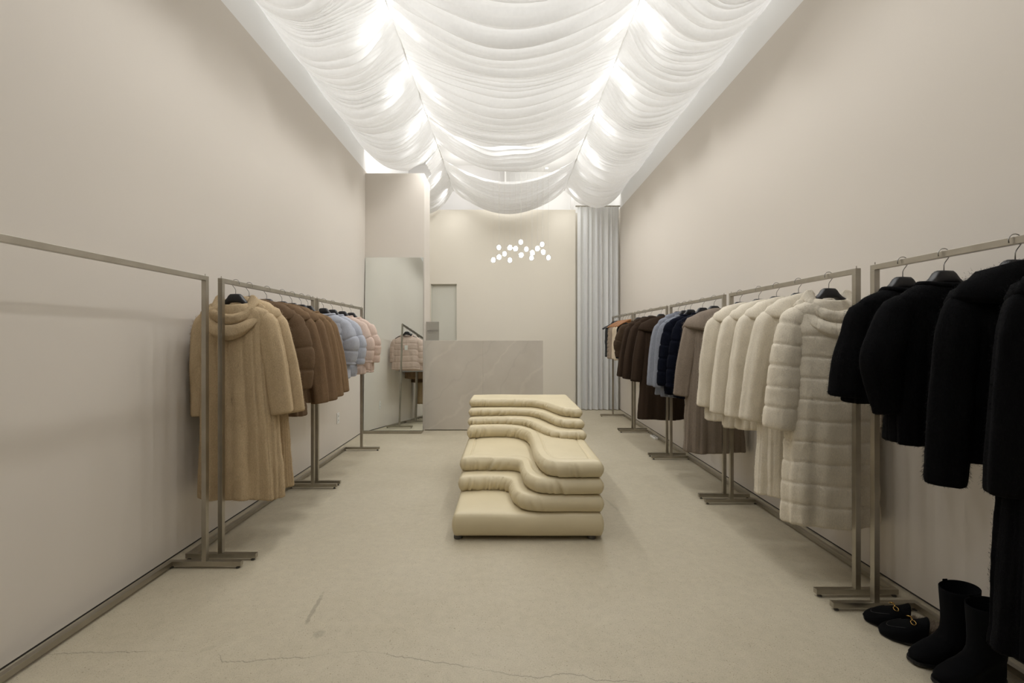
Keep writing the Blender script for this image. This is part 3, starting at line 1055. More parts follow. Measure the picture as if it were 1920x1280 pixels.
        for i_, (o_, zb_, zs2) in enumerate(hp):
            w_ = 0.10 * (0.3 + i_ / 64) * np.sin(ph_ * 2 + seed + i_ * 0.05)
            x = (0.078 + o_ * 1.12) * np.sin(ph_ + w_ * 0.25) * (1 - 0.14 * np.abs(sn) ** 4)
            yy = -(0.046 + o_ * 0.62) * cs
            z = ZT + zb_ * bk + (zs2 + 0.034 * np.clip((i_ - 26) / 14, 0, 1)) * (1 - bk)
            z = z - 0.05 * np.clip(-cs, 0, 1) ** 1.5
            rows.append(np.stack([x, yy, z], -1))
        R = np.array(rows)
        Pn = R.reshape(-1, 3)
        dn = np.stack([Pn[:, 0], Pn[:, 1] * 2, 0.02 + 0 * Pn[:, 0]], -1)
        dn /= np.linalg.norm(dn, axis=1)[:, None] + 1e-9
        amp = 0.0035 * wavenoise(Pn, 7, seed + 9) + 0.0015 * wavenoise(Pn, 20, seed + 10)
        if bands:                                   # seams of the pelts run across the rolls
            f_ = (np.tile(ph_, len(hp)) / 0.55 + 0.3) % 1.0
            amp = amp - 0.005 * np.exp(-(np.minimum(f_, 1 - f_) / 0.035) ** 2)
        Pn = Pn + dn * amp[:, None]
        link_mesh('hood', W(Pn), grid_faces(len(hp), nh, False), hood_fur or fur, root)
    if pile:
        fur_pile(root, fur, pile, seed)
    if hang:
        hanger(side, xb, y, yaw, what, hanger_kind == 'wood')
    return root


def fur_pile(root, fur, count, seed):
    """short guard hairs standing out of the pile: thin blades scattered over the garment's surface"""
    rs = np.random.RandomState(seed + 77)
    V, N = [], []
    for o in root.children:
        if o.type != 'MESH':
            continue
        me = o.data
        n = len(me.polygons)
        area = np.empty(n)
        cen = np.empty(n * 3)
        nor = np.empty(n * 3)
        me.polygons.foreach_get('area', area)
        me.polygons.foreach_get('center', cen)
        me.polygons.foreach_get('normal', nor)
        cen, nor = cen.reshape(-1, 3), nor.reshape(-1, 3)
        mid = cen.mean(0)
        area[area > 4e-3] = 0
        k = int(count * min(1.0, area.sum() / 1.1))
        pick = rs.choice(n, k, p=area / area.sum())
        c = cen[pick] + rs.normal(size=(k, 3)) * np.sqrt(area[pick])[:, None] * 0.35
        d = nor[pick] * 0.75 + np.array((0, 0, -0.75)) + rs.normal(size=(k, 3)) * 0.28
        d /= np.linalg.norm(d, axis=1)[:, None]
        sd = np.cross(d, rs.normal(size=(k, 3)))
        sd /= np.linalg.norm(sd, axis=1)[:, None] + 1e-9
        fl = np.sign(np.sum(np.cross(sd * 2, d) * nor[pick], axis=1))[:, None]
        sd = sd * np.where(fl == 0, 1, fl)
        ln = rs.uniform(0.004, 0.009, (k, 1))
        w = 0.00045
        b = c - nor[pick] * 0.002
        V.append(np.stack([b - sd * w, b + sd * w, b + d * ln], 1).reshape(-1, 3))
        N.append(np.repeat(nor[pick], 3, axis=0))
    A = np.concatenate(V) + np.array(root['_w'])
    Fc = np.arange(len(A)).reshape(-1, 3).tolist()
    p = link_mesh('fur_pile', A, Fc, fur, root, True)
    p.data.normals_split_custom_set(np.concatenate(N).tolist())
    p['kind'] = 'stuff'


def thing_child(name, parent):
    o = bpy.data.objects.new(name, None)
    o.empty_display_size = 0.03
    o.parent = parent
    o['_w'] = list(parent['_w'])
    COL.objects.link(o)
    return o


# --- left wall, rack with beige and brown coats
LG = 'fur coats on the left racks'
garment(-1, XL, 2.627, 'hooded beige coat', 'long beige fur coat with a large hood, nearest on the left', 'beige', 0.315, group=LG, collar='hood', pile=60000, hem_a=0.235, depth=0.066,
        sleeve=(0.335, 0.815), wall_sleeve=(0.258, 0.80), folds=0.012, pelt=0.008, slr=0.072, sh=0.198, lean=0.03)
garment(-1, XL, 2.764, 'second beige coat', 'long beige fur coat with folded collar behind the hooded beige coat', 'beige', 0.335, group=LG, collar='shawl', pile=36000, hem_a=0.235, depth=0.055,
        sleeve=(0.345, 0.80), wall_sleeve=(0.245, 0.80), slr=0.07, lean=0.03)
garment(-1, XL, 2.968, 'banded brown jacket', 'brown fur jacket with horizontal bands beside the beige coats', 'cocoa', 0.74, name='fur_jacket', cat='jacket', group=LG, collar='shawl',
        pile=36000, hem_a=0.245, depth=0.08, sleeve=(0.285, 0.93), wall_sleeve=(0.25, 0.93), bands=(0.135, 0.05, 0.007), slr=0.080, slr_end=0.082, elbow=0.02)
garment(-1, XL, 3.170, 'first plain brown jacket', 'plain brown fur jacket with collar just behind the banded brown one', 'brown', 0.80, name='fur_jacket', cat='jacket', group=LG, collar='shawl',
        hem_a=0.22, depth=0.066, sleeve=(0.325, 0.795), wall_sleeve=(0.24, 0.8), slr=0.067)
garment(-1, XL, 3.316, 'second plain brown jacket', 'plain brown fur jacket with collar, second behind the banded one', 'brown', 0.80, name='fur_jacket', cat='jacket', group=LG, collar='shawl',
        hem_a=0.22, depth=0.062, sleeve=(0.330, 0.79), wall_sleeve=(0.24, 0.8), slr=0.066)
garment(-1, XL, 3.468, 'third plain brown jacket', 'light brown fur jacket third behind the banded brown one', 'tan', 0.80, name='fur_jacket', cat='jacket', group=LG, collar='crew',
        hem_a=0.22, depth=0.065, sleeve=(0.320, 0.80), wall_sleeve=(0.24, 0.8), slr=0.064)
garment(-1, XL, 3.586, 'last plain brown jacket', 'light brown collarless fur jacket next to the blue jackets', 'tan', 0.80, name='fur_jacket', cat='jacket', group=LG, collar='crew',
        hem_a=0.22, depth=0.06, sleeve=(0.325, 0.82), wall_sleeve=(0.24, 0.8), slr=0.062)
garment(-1, XL, 3.890, 'nearer blue jacket', 'short pale blue fur jacket with bands, next to the brown jackets', 'blue', 0.905, name='fur_jacket', cat='jacket', group=LG, collar='crew', neck=0.10,
        ntheta=112, hem_a=0.225, depth=0.095, sleeve=(0.275, 1.03), wall_sleeve=(0.25, 1.03), bands=(0.098, 0.03, 0.006), slr=0.078, slr_end=0.062, elbow=0.022)
garment(-1, XL, 4.092, 'farther blue jacket', 'short pale blue fur jacket with bands, next to the pink jackets', 'blue', 0.905, name='fur_jacket', cat='jacket', group=LG, collar='crew', neck=0.10,
        ntheta=112, hem_a=0.225, depth=0.085, sleeve=(0.285, 1.02), wall_sleeve=(0.25, 1.03), bands=(0.098, 0.05, 0.006), slr=0.076, slr_end=0.060, elbow=0.022)
garment(-1, XL, 4.339, 'nearer pink jacket', 'short pale pink banded fur jacket next to the blue jackets', 'pink', 0.905, name='fur_jacket', cat='jacket', group=LG, collar='crew', neck=0.10,
        ntheta=112, hem_a=0.222, depth=0.085, sleeve=(0.285, 1.02), wall_sleeve=(0.25, 1.03), bands=(0.098, 0.02, 0.006), slr=0.075, slr_end=0.060, elbow=0.022)
pk = garment(-1, XL, 4.584, 'pink jacket by the mirror', 'short pale pink banded fur jacket at the end by the mirror', 'pink', 0.905, name='fur_jacket', cat='jacket', group=LG, collar='crew', neck=0.10,
             ntheta=112, hem_a=0.222, depth=0.085, sleeve=(0.285, 1.01), wall_sleeve=(0.25, 1.02), bands=(0.098, 0.06, 0.006), slr=0.074, slr_end=0.058, elbow=0.022)
MB().box(XL - 0.005, XL + 0.045, 4.700, 4.7015, 1.20, 1.275).build('price_tag', 'white', pk)
MB().tube([(XL + 0.02, 4.698, 1.275), (XL + 0.015, 4.68, 1.36)], 0.0012, 5).build('tag_cord', 'lining', pk)

# --- right wall
RB = 'black fur coats on the nearest right rack'
garment(1, XR, 1.892, 'farthest black jacket', 'black collarless fur jacket at the far end of the nearest right rack', 'black', 0.985, name='fur_jacket', cat='jacket', group=RB, collar='crew',
        pile=60000, hem_a=0.23, depth=0.080, sleeve=(0.30, 1.01), wall_sleeve=(0.24, 1.0), slr=0.070, slr_end=0.092, sh=0.19, flat=0.6)
garment(1, XR, 1.714, 'cropped black jacket', 'cropped black fur jacket with wide short sleeves and open neck', 'black', 0.855, name='fur_jacket', cat='jacket', group=RB, collar='crew', neck=0.10,
        pile=60000, hem_a=0.205, depth=0.075, sleeve=(0.262, 0.975), wall_sleeve=(0.24, 1.0), slr=0.084, slr_end=0.058, elbow=0.034, sh=0.19, flat=0.62)
garment(1, XR, 1.474, 'collared black jacket', 'black fur jacket with long sleeves and a raised collar', 'black', 0.850, name='fur_jacket', cat='jacket', group=RB, collar='shawl', neck=0.095,
        pile=60000, hem_a=0.20, depth=0.085, sleeve=(0.290, 0.775), wall_sleeve=(0.24, 0.8), slr=0.070, slr_end=0.064, sh=0.19)
garment(1, XR, 1.30, 'long black coat', 'long black fur coat cut off by the right edge of the picture', 'black', 0.34, group=RB, collar='shawl', pile=60000, hem_a=0.245, depth=0.075,
        sleeve=(0.272, 0.80), wall_sleeve=(0.24, 0.8), slr=0.062, sh=0.185)

RC = 'cream fur coats on the right rack'
garment(1, XR, 3.210, 'farthest cream coat', 'plain cream fur jacket next to the taupe coat', 'cream', 0.665, name='fur_jacket', cat='jacket', group=RC, collar='shawl', pile=36000, hem_a=0.235, depth=0.08,
        sleeve=(0.305, 0.765), wall_sleeve=(0.24, 0.77), slr=0.072)
garment(1, XR, 2.970, 'second farthest cream coat', 'plain cream fur jacket, second from the taupe coat', 'cream', 0.665, name='fur_jacket', cat='jacket', group=RC, collar='shawl', pile=36000, hem_a=0.24, depth=0.085,
        sleeve=(0.320, 0.755), wall_sleeve=(0.24, 0.77), slr=0.075)
garment(1, XR, 2.775, 'third cream coat', 'plain cream fur jacket, third from the taupe coat', 'cream', 0.69, name='fur_jacket', cat='jacket', group=RC, collar='shawl', pile=36000, hem_a=0.24, depth=0.08,
        sleeve=(0.315, 0.765), wall_sleeve=(0.24, 0.77), slr=0.072)
garment(1, XR, 2.567, 'long plain cream coat', 'long plain cream fur coat beside the hooded banded coat', 'cream', 0.355, group=RC, collar='shawl', pile=60000, hem_a=0.238, depth=0.08,
        sleeve=(0.335, 0.785), wall_sleeve=(0.24, 0.77), slr=0.074)
garment(1, XR, 2.326, 'hooded cream coat', 'long cream fur coat with hood and horizontal bands', 'cream', 0.295, group=RC, collar='hood', pile=60000, hem_a=0.235, depth=0.095,
        sleeve=(0.330, 0.785), wall_sleeve=(0.255, 0.77), bands=(0.108, 0.03, 0.003), slr=0.078, slr_end=0.088, sh=0.198)

RT = 'fur coats on the middle right rack'
garment(1, XR, 4.361, 'farther grey blue jacket', 'grey blue fur jacket next to the dark brown coats', 'slate', 0.70, name='fur_jacket', cat='jacket', group=RT, collar='stand', ntheta=112, hem_a=0.225, depth=0.06,
        sleeve=(0.300, 0.79), wall_sleeve=(0.24, 0.8), slr=0.062)
garment(1, XR, 4.206, 'nearer grey blue jacket', 'grey blue fur jacket next to the navy jackets', 'slate', 0.70, name='fur_jacket', cat='jacket', group=RT, collar='crew', ntheta=112, hem_a=0.225, depth=0.06,
        sleeve=(0.290, 0.79), wall_sleeve=(0.24, 0.8), slr=0.062)
garment(1, XR, 4.071, 'farther navy jacket', 'navy blue fur jacket next to the grey blue ones', 'navy', 0.74, name='fur_jacket', cat='jacket', group=RT, collar='crew', ntheta=112, hem_a=0.225, depth=0.06,
        sleeve=(0.300, 0.82), wall_sleeve=(0.24, 0.8), bands=(0.12, 0.02, 0.005), slr=0.064)
garment(1, XR, 3.821, 'nearer navy jacket', 'navy blue fur jacket next to the taupe coat', 'navy', 0.74, name='fur_jacket', cat='jacket', group=RT, collar='crew', hem_a=0.23, depth=0.08,
        sleeve=(0.310, 0.83), wall_sleeve=(0.24, 0.8), bands=(0.12, 0.06, 0.005), slr=0.070)
garment(1, XR, 3.611, 'taupe coat', 'long taupe fur coat with a wide collar', 'taupe', 0.335, group=RT, collar='big', pile=36000, hem_a=0.240, depth=0.085,
        sleeve=(0.325, 0.79), wall_sleeve=(0.24, 0.8), slr=0.070)

RD = 'dark brown fur coats on the right'
garment(1, XR, 5.660, 'banded dark jacket', 'short dark brown banded fur jacket with puffed sleeves by the wooden hangers', 'dark2', 0.95, name='fur_jacket', cat='jacket', group=RD, collar='crew', ntheta=112, hem_a=0.23, depth=0.085,
        sleeve=(0.285, 1.02), wall_sleeve=(0.24, 1.02), bands=(0.115, 0.03, 0.007), slr=0.085, slr_end=0.07, elbow=0.022)
garment(1, XR, 5.424, 'farther dark brown jacket', 'plain dark brown fur jacket next to the banded dark jacket', 'dark', 0.77, name='fur_jacket', cat='jacket', group=RD, collar='stand', ntheta=112, hem_a=0.225, depth=0.07,
        sleeve=(0.330, 0.785), wall_sleeve=(0.24, 0.8), slr=0.068)
garment(1, XR, 5.182, 'middle dark brown jacket', 'plain dark brown fur jacket next to the long dark coat', 'dark', 0.75, name='fur_jacket', cat='jacket', group=RD, collar='stand', ntheta=112, hem_a=0.225, depth=0.075,
        sleeve=(0.330, 0.78), wall_sleeve=(0.24, 0.8), slr=0.068)
garment(1, XR, 4.841, 'long dark brown coat', 'long dark brown fur coat with a wide collar', 'dark', 0.375, group=RD, collar='big', ntheta=112, hem_a=0.245, depth=0.09,
        sleeve=(0.325, 0.79), wall_sleeve=(0.24, 0.8), slr=0.070)

# --- farthest rack: black and wooden hangers, vests
RV = 'knits and vests on the farthest right rack'
far = [(6.94, 'charcoal', 'dark grey knit vest at the curtain end of the farthest rack', 'black', 0.96, 0.140),
       (6.76, 'fawn', 'striped fawn fur vest on the farthest rack', 'black', 0.94, 0.150),
       (6.60, 'fawn', 'plain fawn fur vest on the farthest rack', 'wood', 0.95, 0.150),
       (6.44, 'ivory', 'narrow ivory fur vest on the farthest rack', 'wood', 0.955, 0.155),
       (6.29, 'ivory', 'wider ivory fur vest on the farthest rack', 'wood', 0.94, 0.165),
       (6.16, 'black', 'black vest beside the ivory vests', 'wood', 0.97, 0.165),
       (6.03, 'black', 'black vest next to the dark brown jackets', 'wood', 0.95, 0.160)]
for i, (yy, fu, lb, hk, hm, wd) in enumerate(far):
    garment(1, XR, yy, lb.split(' at ')[0].split(' on ')[0], lb, fu, hm, name='vest', cat='vest', group=RV, collar='none', hem_a=wd, depth=0.05, sleeves=False, hanger_kind=hk,
            neck=0.07, sh=0.135 if hk == 'black' else 0.145, folds=0.006, ntheta=56, bands=(0.06, 0.01, 0.005) if i == 1 else None)

# ------------------------------------------------------------------ layered cream seat


def catmull(pts, per=14):
    p = [np.array(q, float) for q in pts]
    p = [2 * p[0] - p[1]] + p + [2 * p[-1] - p[-2]]
    out = []
    for i in range(1, len(p) - 2):
        t1 = np.linalg.norm(p[i] - p[i - 1]) ** 0.5 + 1e-6
        t2 = t1 + np.linalg.norm(p[i + 1] - p[i]) ** 0.5
        t3 = t2 + np.linalg.norm(p[i + 2] - p[i + 1]) ** 0.5
        for k in range(per):
            t = t1 + (t2 - t1) * k / per
            a1 = p[i - 1] * (t1 - t) / t1 + p[i] * t / t1
            a2 = p[i] * (t2 - t) / (t2 - t1) + p[i + 1] * (t - t1) / (t2 - t1)
            a3 = p[i + 1] * (t3 - t) / (t3 - t2) + p[i + 2] * (t - t2) / (t3 - t2)
            b1 = a1 * (t2 - t) / t2 + a2 * t / t2
            b2 = a2 * (t3 - t) / (t3 - t1) + a3 * (t - t1) / (t3 - t1)
            out.append(b1 * (t2 - t) / (t2 - t1) + b2 * (t - t1) / (t2 - t1))
    out.append(p[-2])
    return out


def resample(poly, step):
    """closed polygon -> points about step apart; corners kept round by a light blur"""
    P = np.array(poly + [poly[0]])
    s = np.concatenate([[0], np.cumsum(np.linalg.norm(np.diff(P, axis=0), axis=1))])
    n = int(s[-1] / step)
    q = np.linspace(0, s[-1], n, endpoint=False)
    return np.stack([np.interp(q, s, P[:, 0]), np.interp(q, s, P[:, 1])], -1), s[-1]


def blur(P, k):
    n = 2 * k + 1
    w = np.hanning(n + 2)[1:-1]
    w /= w.sum()
    out = np.zeros_like(P)
    for i, wi in enumerate(w):
        out += wi * np.roll(P, i - k, axis=0)
    return out


def cushion(name, front, z0, z1, parent, seed, back=4.40, xl=-0.33, xr=0.60, bulge=0.012, seam=None, crinkle=1.0, wr_zones=(), round_=0.5, crown=0.0):
    poly = [tuple(q) for q in front] + [(xr, back), (xl, back)]
    step = 0.0065
    P, _ = resample(poly, step)
    P = blur(P, 5)
    n = len(P)
    tg = np.roll(P, -1, axis=0) - np.roll(P, 1, axis=0)
    tg /= np.linalg.norm(tg, axis=1)[:, None]
    nr = np.stack([tg[:, 1], -tg[:, 0]], -1)                 # outward (counter-clockwise polygon)
    area = 0.5 * np.sum(P[:, 0] * np.roll(P[:, 1], -1) - np.roll(P[:, 0], -1) * P[:, 1])
    if area < 0:
        nr = -nr
    H = z1 - z0
    r = H * round_
    rows = []
    prof = [(-r * 0.55, 0.0), (-r * 0.20, 0.05 * H), (-r * 0.04, 0.16 * H), (bulge * 0.6, 0.32 * H), (bulge, 0.5 * H), (bulge * 0.6, 0.68 * H), (-r * 0.06, 0.82 * H), (-r * 0.24, 0.925 * H)]
    # height of the top against the distance from the outline
    top = [(r * 0.24, 0.925 * H), (r * 0.42, 0.963 * H), (r * 0.65, 0.988 * H), (r * 1.05, H), (r * 1.4, H + 0.0005)]
    if seam:
        top += [(seam - 0.012, H), (seam - 0.005, H - 0.003), (seam, H - 0.012), (seam + 0.006, H - 0.004), (seam + 0.022, H - 0.001), (seam + 0.09, H + crown)]
    else:
        top += [(r * 1.4 + 0.08, H + crown)]
    # normal smoothed for deep inward offsets
    nrs = blur(nr, 14)
    nrs /= np.linalg.norm(nrs, axis=1)[:, None] + 1e-9
    # wrinkles
    rnd = np.random.RandomState(seed)
    S_ = np.arange(n) * step
    for (o, z) in prof:
        base = P + (nr if o > -0.02 else nrs) * o
        hz = z / H
        wv = np.zeros(n)
        rows.append([base, np.full(n, z0 + z), hz])
    W_ = np.zeros((len(prof), n))
    hts = np.array([q[2] for q in rows])
    for (xa, xb_, count, slant) in wr_zones:
        # pick outline points of the front whose x lies in the zone
        m = np.where((P[:, 0] >= xa) & (P[:, 0] <= xb_) & (np.abs(P[:, 1] - back) > 0.05) & (P[:, 0] > xl + 0.01) & (P[:, 0] < xr - 0.01))[0]
        if not len(m):
            continue
        for _ in range(count):
            i = m[rnd.randint(len(m))]
            c0 = S_[i]
            wd = rnd.uniform(0.006, 0.012)
            dp = rnd.uniform(0.0035, 0.0085) * crinkle
            sl = slant * rnd.uniform(0.4, 1.2)
            lo_, hi_ = rnd.uniform(0.0, 0.15), rnd.uniform(0.6, 0.98)
            for k in range(1, len(prof)):
                hk = hts[k]
                if hk < lo_ or hk > hi_ or prof[k][0] < -r * 0.7:
                    continue
                fade = math.sin(PI * min(1, max(0, (hk - lo_) / (hi_ - lo_))) * 0.5 + PI * 0.5) ** 0.5
                dd = S_ - (c0 + sl * (hk - 0.2) * H)
                W_[k] -= dp * fade * (np.exp(-(dd / wd) ** 2) - 0.55 * np.exp(-((dd - wd * 2) / (wd * 1.3)) ** 2))
    A = []
    for k, (base, z, hz) in enumerate(rows):
        q = base + nr * W_[k][:, None]
        A.append(np.stack([q[:, 0], q[:, 1], z + 0.25 * W_[k] * (1 if hz > 0.5 else -1)], -1))
    A = np.array(A)
    m = len(A)
    ring = A[-1][:, :2]
    # inner points on a grid, finer near the rim; the top is a height field over the distance to the outline
    near_w = (seam or r * 1.2) + 0.03
    g = 0.0065 if seam else 0.010
    gx, gy = np.meshgrid(np.arange(xl, xr, g), np.arange(P[:, 1].min(), back, g))
    G = np.stack([gx.ravel(), gy.ravel()], -1)
    ii = np.indices(gx.shape).reshape(2, -1)
    coarse = (ii[0] % 6 == 0) & (ii[1] % 6 == 0)
    d2 = np.empty(len(G))
    for q in range(0, len(G), 4000):
        D = G[q:q + 4000, None, :] - ring[None, ::2, :]
        d2[q:q + 4000] = np.sqrt((D ** 2).sum(-1).min(1))
    d0 = r * 0.24
    # inside test by crossing number
    ins = np.zeros(len(G), bool)
    x1, y1 = ring[:, 0], ring[:, 1]
    x2, y2 = np.roll(x1, -1), np.roll(y1, -1)
    for q in range(0, len(G), 4000):
        X, Y_ = G[q:q + 4000, 0:1], G[q:q + 4000, 1:2]
        cond = (y1 > Y_) != (y2 > Y_)
        xi = x1 + (Y_ - y1) * (x2 - x1) / np.where(np.abs(y2 - y1) < 1e-9, 1e-9, y2 - y1)
        ins[q:q + 4000] = (np.sum(cond & (X < xi), axis=1) % 2) == 1
    keep = ins & (d2 > 0.005) & ((d2 < near_w) | coarse)
    Gk, dk = G[keep], d2[keep] + d0
    tv = spline([(t_, z_) for t_, z_ in top], dk)[:, 0] + z0
    pts2 = [Vector(q) for q in ring.tolist()] + [Vector(q) for q in Gk.tolist()]
    edges = [(i, (i + 1) % n) for i in range(n)]
    res = delaunay_2d_cdt(pts2, edges, [], 1, 1e-7)
    zin = np.concatenate([A[-1][:, 2], tv])
    body = A.reshape(-1, 3)
    capz = np.array([zin[o_[0]] if len(o_) else z1 for o_ in res[3]])
    capv = np.array([(v_.x, v_.y, z_) for v_, z_ in zip(res[0], capz)])
    # the ring is shared: map cap vertices that come from it back to the swept side
    remap, extra = {}, []
    for k_, o_ in enumerate(res[3]):
        src = [q for q in o_ if q < n]
        if src:
            remap[k_] = (m - 1) * n + src[0]
        else:
            remap[k_] = m * n + len(extra)
            extra.append(capv[k_])
    Pn = np.vstack([body, np.array(extra)])
    faces = grid_faces(m, n, True, True, False) + [tuple(remap[q] for q in f_) for f_ in res[2]]
    faces = [f_ for f_ in faces if len(set(f_)) == len(f_)]
    Pn[:, 2] += 0.0018 * wavenoise(Pn, 2.6, seed + 3)
    o = link_mesh(name, Pn, faces, 'leather', parent)
    bm = bmesh.new()
    bm.from_mesh(o.data)
    bmesh.ops.recalc_face_normals(bm, faces=bm.faces)
    bm.to_mesh(o.data)
    bm.free()
    return o


seat = thing('lounge_seat', (0.135, 3.55, 0), 'cream leather lounge seat of stacked wavy cushions in the middle', 'seat')
cushion('base_cushion', catmull([(-0.33, 2.72), (0.0, 2.718), (0.3, 2.718), (0.60, 2.72)], 8), 0.022, 0.168, seat, 1, bulge=0.006, round_=0.34, crown=0.006)
FR = [
    [(-0.33, 3.105), (-0.15, 3.11), (-0.03, 3.108), (0.022, 3.06), (0.034, 2.95), (0.060, 2.83), (0.115, 2.758), (0.20, 2.732), (0.40, 2.73), (0.60, 2.73)],
    [(-0.33, 3.215), (-0.10, 3.22), (0.045, 3.215), (0.095, 3.17), (0.106, 3.04), (0.125, 2.88), (0.175, 2.775), (0.25, 2.74), (0.42, 2.733), (0.60, 2.733)],
    [(-0.33, 3.80), (-0.20, 3.83), (-0.05, 3.845), (0.08, 3.80), (0.165, 3.67), (0.192, 3.46), (0.196, 3.20), (0.205, 2.96), (0.245, 2.80), (0.32, 2.742), (0.46, 2.735), (0.60, 2.735)],
    [(-0.33, 3.885), (-0.18, 3.91), (0.0, 3.92), (0.13, 3.87), (0.225, 3.73), (0.295, 3.52), (0.365, 3.385), (0.46, 3.338), (0.60, 3.33)],
    [(-0.33, 3.955), (-0.15, 3.98), (0.06, 3.99), (0.20, 3.94), (0.305, 3.79), (0.365, 3.60), (0.43, 3.465), (0.50, 3.425), (0.60, 3.415)],
    [(-0.33, 4.035), (-0.12, 4.05), (0.10, 4.055), (0.25, 4.01), (0.345, 3.87), (0.40, 3.69), (0.455, 3.56), (0.52, 3.515), (0.60, 3.505)],
]
ZL = [(0.168, 0.277), (0.277, 0.380), (0.380, 0.487), (0.470, 0.545), (0.545, 0.615), (0.615, 0.692)]
ZONES = [
    [(-0.33, -0.05, 16, 0.2), (-0.1, 0.03, 6, 0.5), (0.03, 0.25, 14, -0.4)],
    [(-0.33, -0.2, 7, 0.1), (-0.2, 0.02, 8, 0.7), (0.08, 0.35, 16, -0.4)],
    [(-0.33, -0.15, 12, 0.2), (-0.1, 0.19, 22, 0.7), (0.2, 0.48, 12, -0.3)],
    [(-0.33, -0.1, 10, 0.1), (-0.1, 0.25, 16, 0.8), (0.28, 0.59, 20, 0.0)],
    [(-0.33, -0.1, 8, 0.2), (-0.1, 0.3, 14, 0.8), (0.36, 0.59, 16, 0.0)],
    [(-0.33, -0.15, 8, 0.2), (-0.05, 0.38, 16, 0.6), (0.42, 0.59, 8, 0.0)],
]
for k in range(6):
    cushion('layer_cushion', catmull(FR[k], 10), ZL[k][0], ZL[k][1], seat, 10 + k, seam=0.070 if k in (1, 2) else None, wr_zones=ZONES[k], bulge=0.010, round_=0.52,
            crown=0.004, back=4.40 - 0.004 * k)
for fx in (-0.30, 0.535):
    for fy in (2.77, 4.33):
        MB().lathe((fx, fy, 0), [(0.026, 0.0), (0.028, 0.004), (0.026, 0.0225)], 14).build('seat_foot', 'rubber', seat)

# ------------------------------------------------------------------ shoes


def place(P, loc, ang):
    c, s = math.cos(ang), math.sin(ang)
    P = np.asarray(P, float)
    return np.stack([loc[0] + P[:, 0] * c - P[:, 1] * s, loc[1] + P[:, 0] * s + P[:, 1] * c, loc[2] + P[:, 2]], -1)


def foot_outline(t, L, wd, square=0.0):
    """half width at t (0 heel .. 1 toe)"""
    k = spline([(0, 0.30 * wd), (0.06, 0.62 * wd), (0.2, 0.74 * wd), (0.45, 0.70 * wd), (0.7, 0.98 * wd), (0.86, 0.86 * wd), (0.96, (0.52 + 0.2 * square) * wd), (1.0, (0.25 + 0.3 * square) * wd)], t)
    return k[:, 0]


def boot(loc, ang, label):
    L, wd = 0.255, 0.047
    r = thing('ankle_boot', loc, label, 'boot', 'pair of black boots by the right wall')
    seg = 36
    th = (np.arange(seg) + 0.5) * 2 * PI / seg
    rows = []
    # from the sole up: (z, heel x, toe x, half width, blend to round)
    lev = [(0.018, -0.060, 0.195, 1.00), (0.035, -0.063, 0.196, 1.03), (0.055, -0.064, 0.185, 1.00), (0.070, -0.063, 0.160, 0.95), (0.085, -0.062, 0.120, 0.92), (0.100, -0.062, 0.082, 0.92), (0.120, -0.062, 0.066, 0.95),
           (0.15, -0.062, 0.060, 1.00), (0.19, -0.064, 0.060, 1.04), (0.235, -0.066, 0.063, 1.08), (0.265, -0.068, 0.065, 1.10), (0.284, -0.069, 0.066, 1.11)]
    for (z, xh, xt, w) in lev:
        cx, hx = (xh + xt) / 2, (xt - xh) / 2
        t = (np.cos(th) + 1) / 2
        if z < 0.1:
            k = min(1, max(0, (0.10 - z) / 0.045))
            hw = foot_outline(t, L, wd, 0.8)
            yy = np.sign(np.sin(th)) * hw * np.abs(np.sin(th)) ** 0.35 * w * k + (1 - k) * np.sin(th) * wd * w
        else:
            yy = np.sin(th) * wd * w
        zz = z + (0.006 * np.cos(th) if z > 0.25 else 0) * -1
        if 0.05 < z < 0.1:
            zz = z - 0.010 * np.clip(np.cos(th), 0, 1)
        rows.append(np.stack([cx + hx * np.cos(th), yy, zz + 0 * th], -1))
    top = rows[-1]
    c0 = top.mean(0)
    rows += [c0 + (top - c0) * np.array((0.97, 0.97, 1)) + np.array((0, 0, 0.002)), c0 + (top - c0) * np.array((0.94, 0.93, 1)) + np.array((0, 0, -0.002)), c0 + (top - c0) * np.array((0.88, 0.86, 1)) + np.array((0, 0, -0.16))]
    A = np.array(rows)
    link_mesh('boot_upper', place(A.reshape(-1, 3), loc, ang), grid_faces(len(A), seg, True, True, True), 'suede', r)
    # sole with heel block
    t = (np.cos(th) + 1) / 2
    hw = foot_outline(t, L, wd, 0.8) * 1.08
    out = np.stack([0.0675 + 0.133 * np.cos(th), np.sign(np.sin(th)) * hw * np.abs(np.sin(th)) ** 0.35, 0 * th], -1)
    R = np.array([out + np.array((0, 0, 0.007)), out * np.array((1.01, 1.01, 1)) + np.array((0, 0, 0.010)), out + np.array((0, 0, 0.020))])
    link_mesh('sole', place(R.reshape(-1, 3), loc, ang), grid_faces(3, seg, True, True, True), 'leather_black', r, False)
    hb = MB().box(-0.052, 0.005, -0.027, 0.027, 0.0, 0.0075, 0.002)
    link_mesh('heel_block', place(hb.v, loc, ang), hb.f, 'leather_black', r, False)
    fb = MB().box(0.07, 0.150, -0.034, 0.034, 0.0, 0.0075, 0.002)
    link_mesh('sole_tread', place(fb.v, loc, ang), fb.f, 'leather_black', r, False)
    tabm = MB().box(-0.008, 0.012, -0.0525, -0.0490, 0.255, 0.291, 0.0015)
    link_mesh('pull_tab', place(tabm.v, loc, ang), tabm.f, 'suede', r, False)
    return r


boot((1.752, 1.712, 0), PI + 0.06, 'black suede ankle boot beside the fur-lined slippers')
boot((1.742, 1.603, 0), PI + 0.06, 'black suede ankle boot nearest the camera by the long black coat')


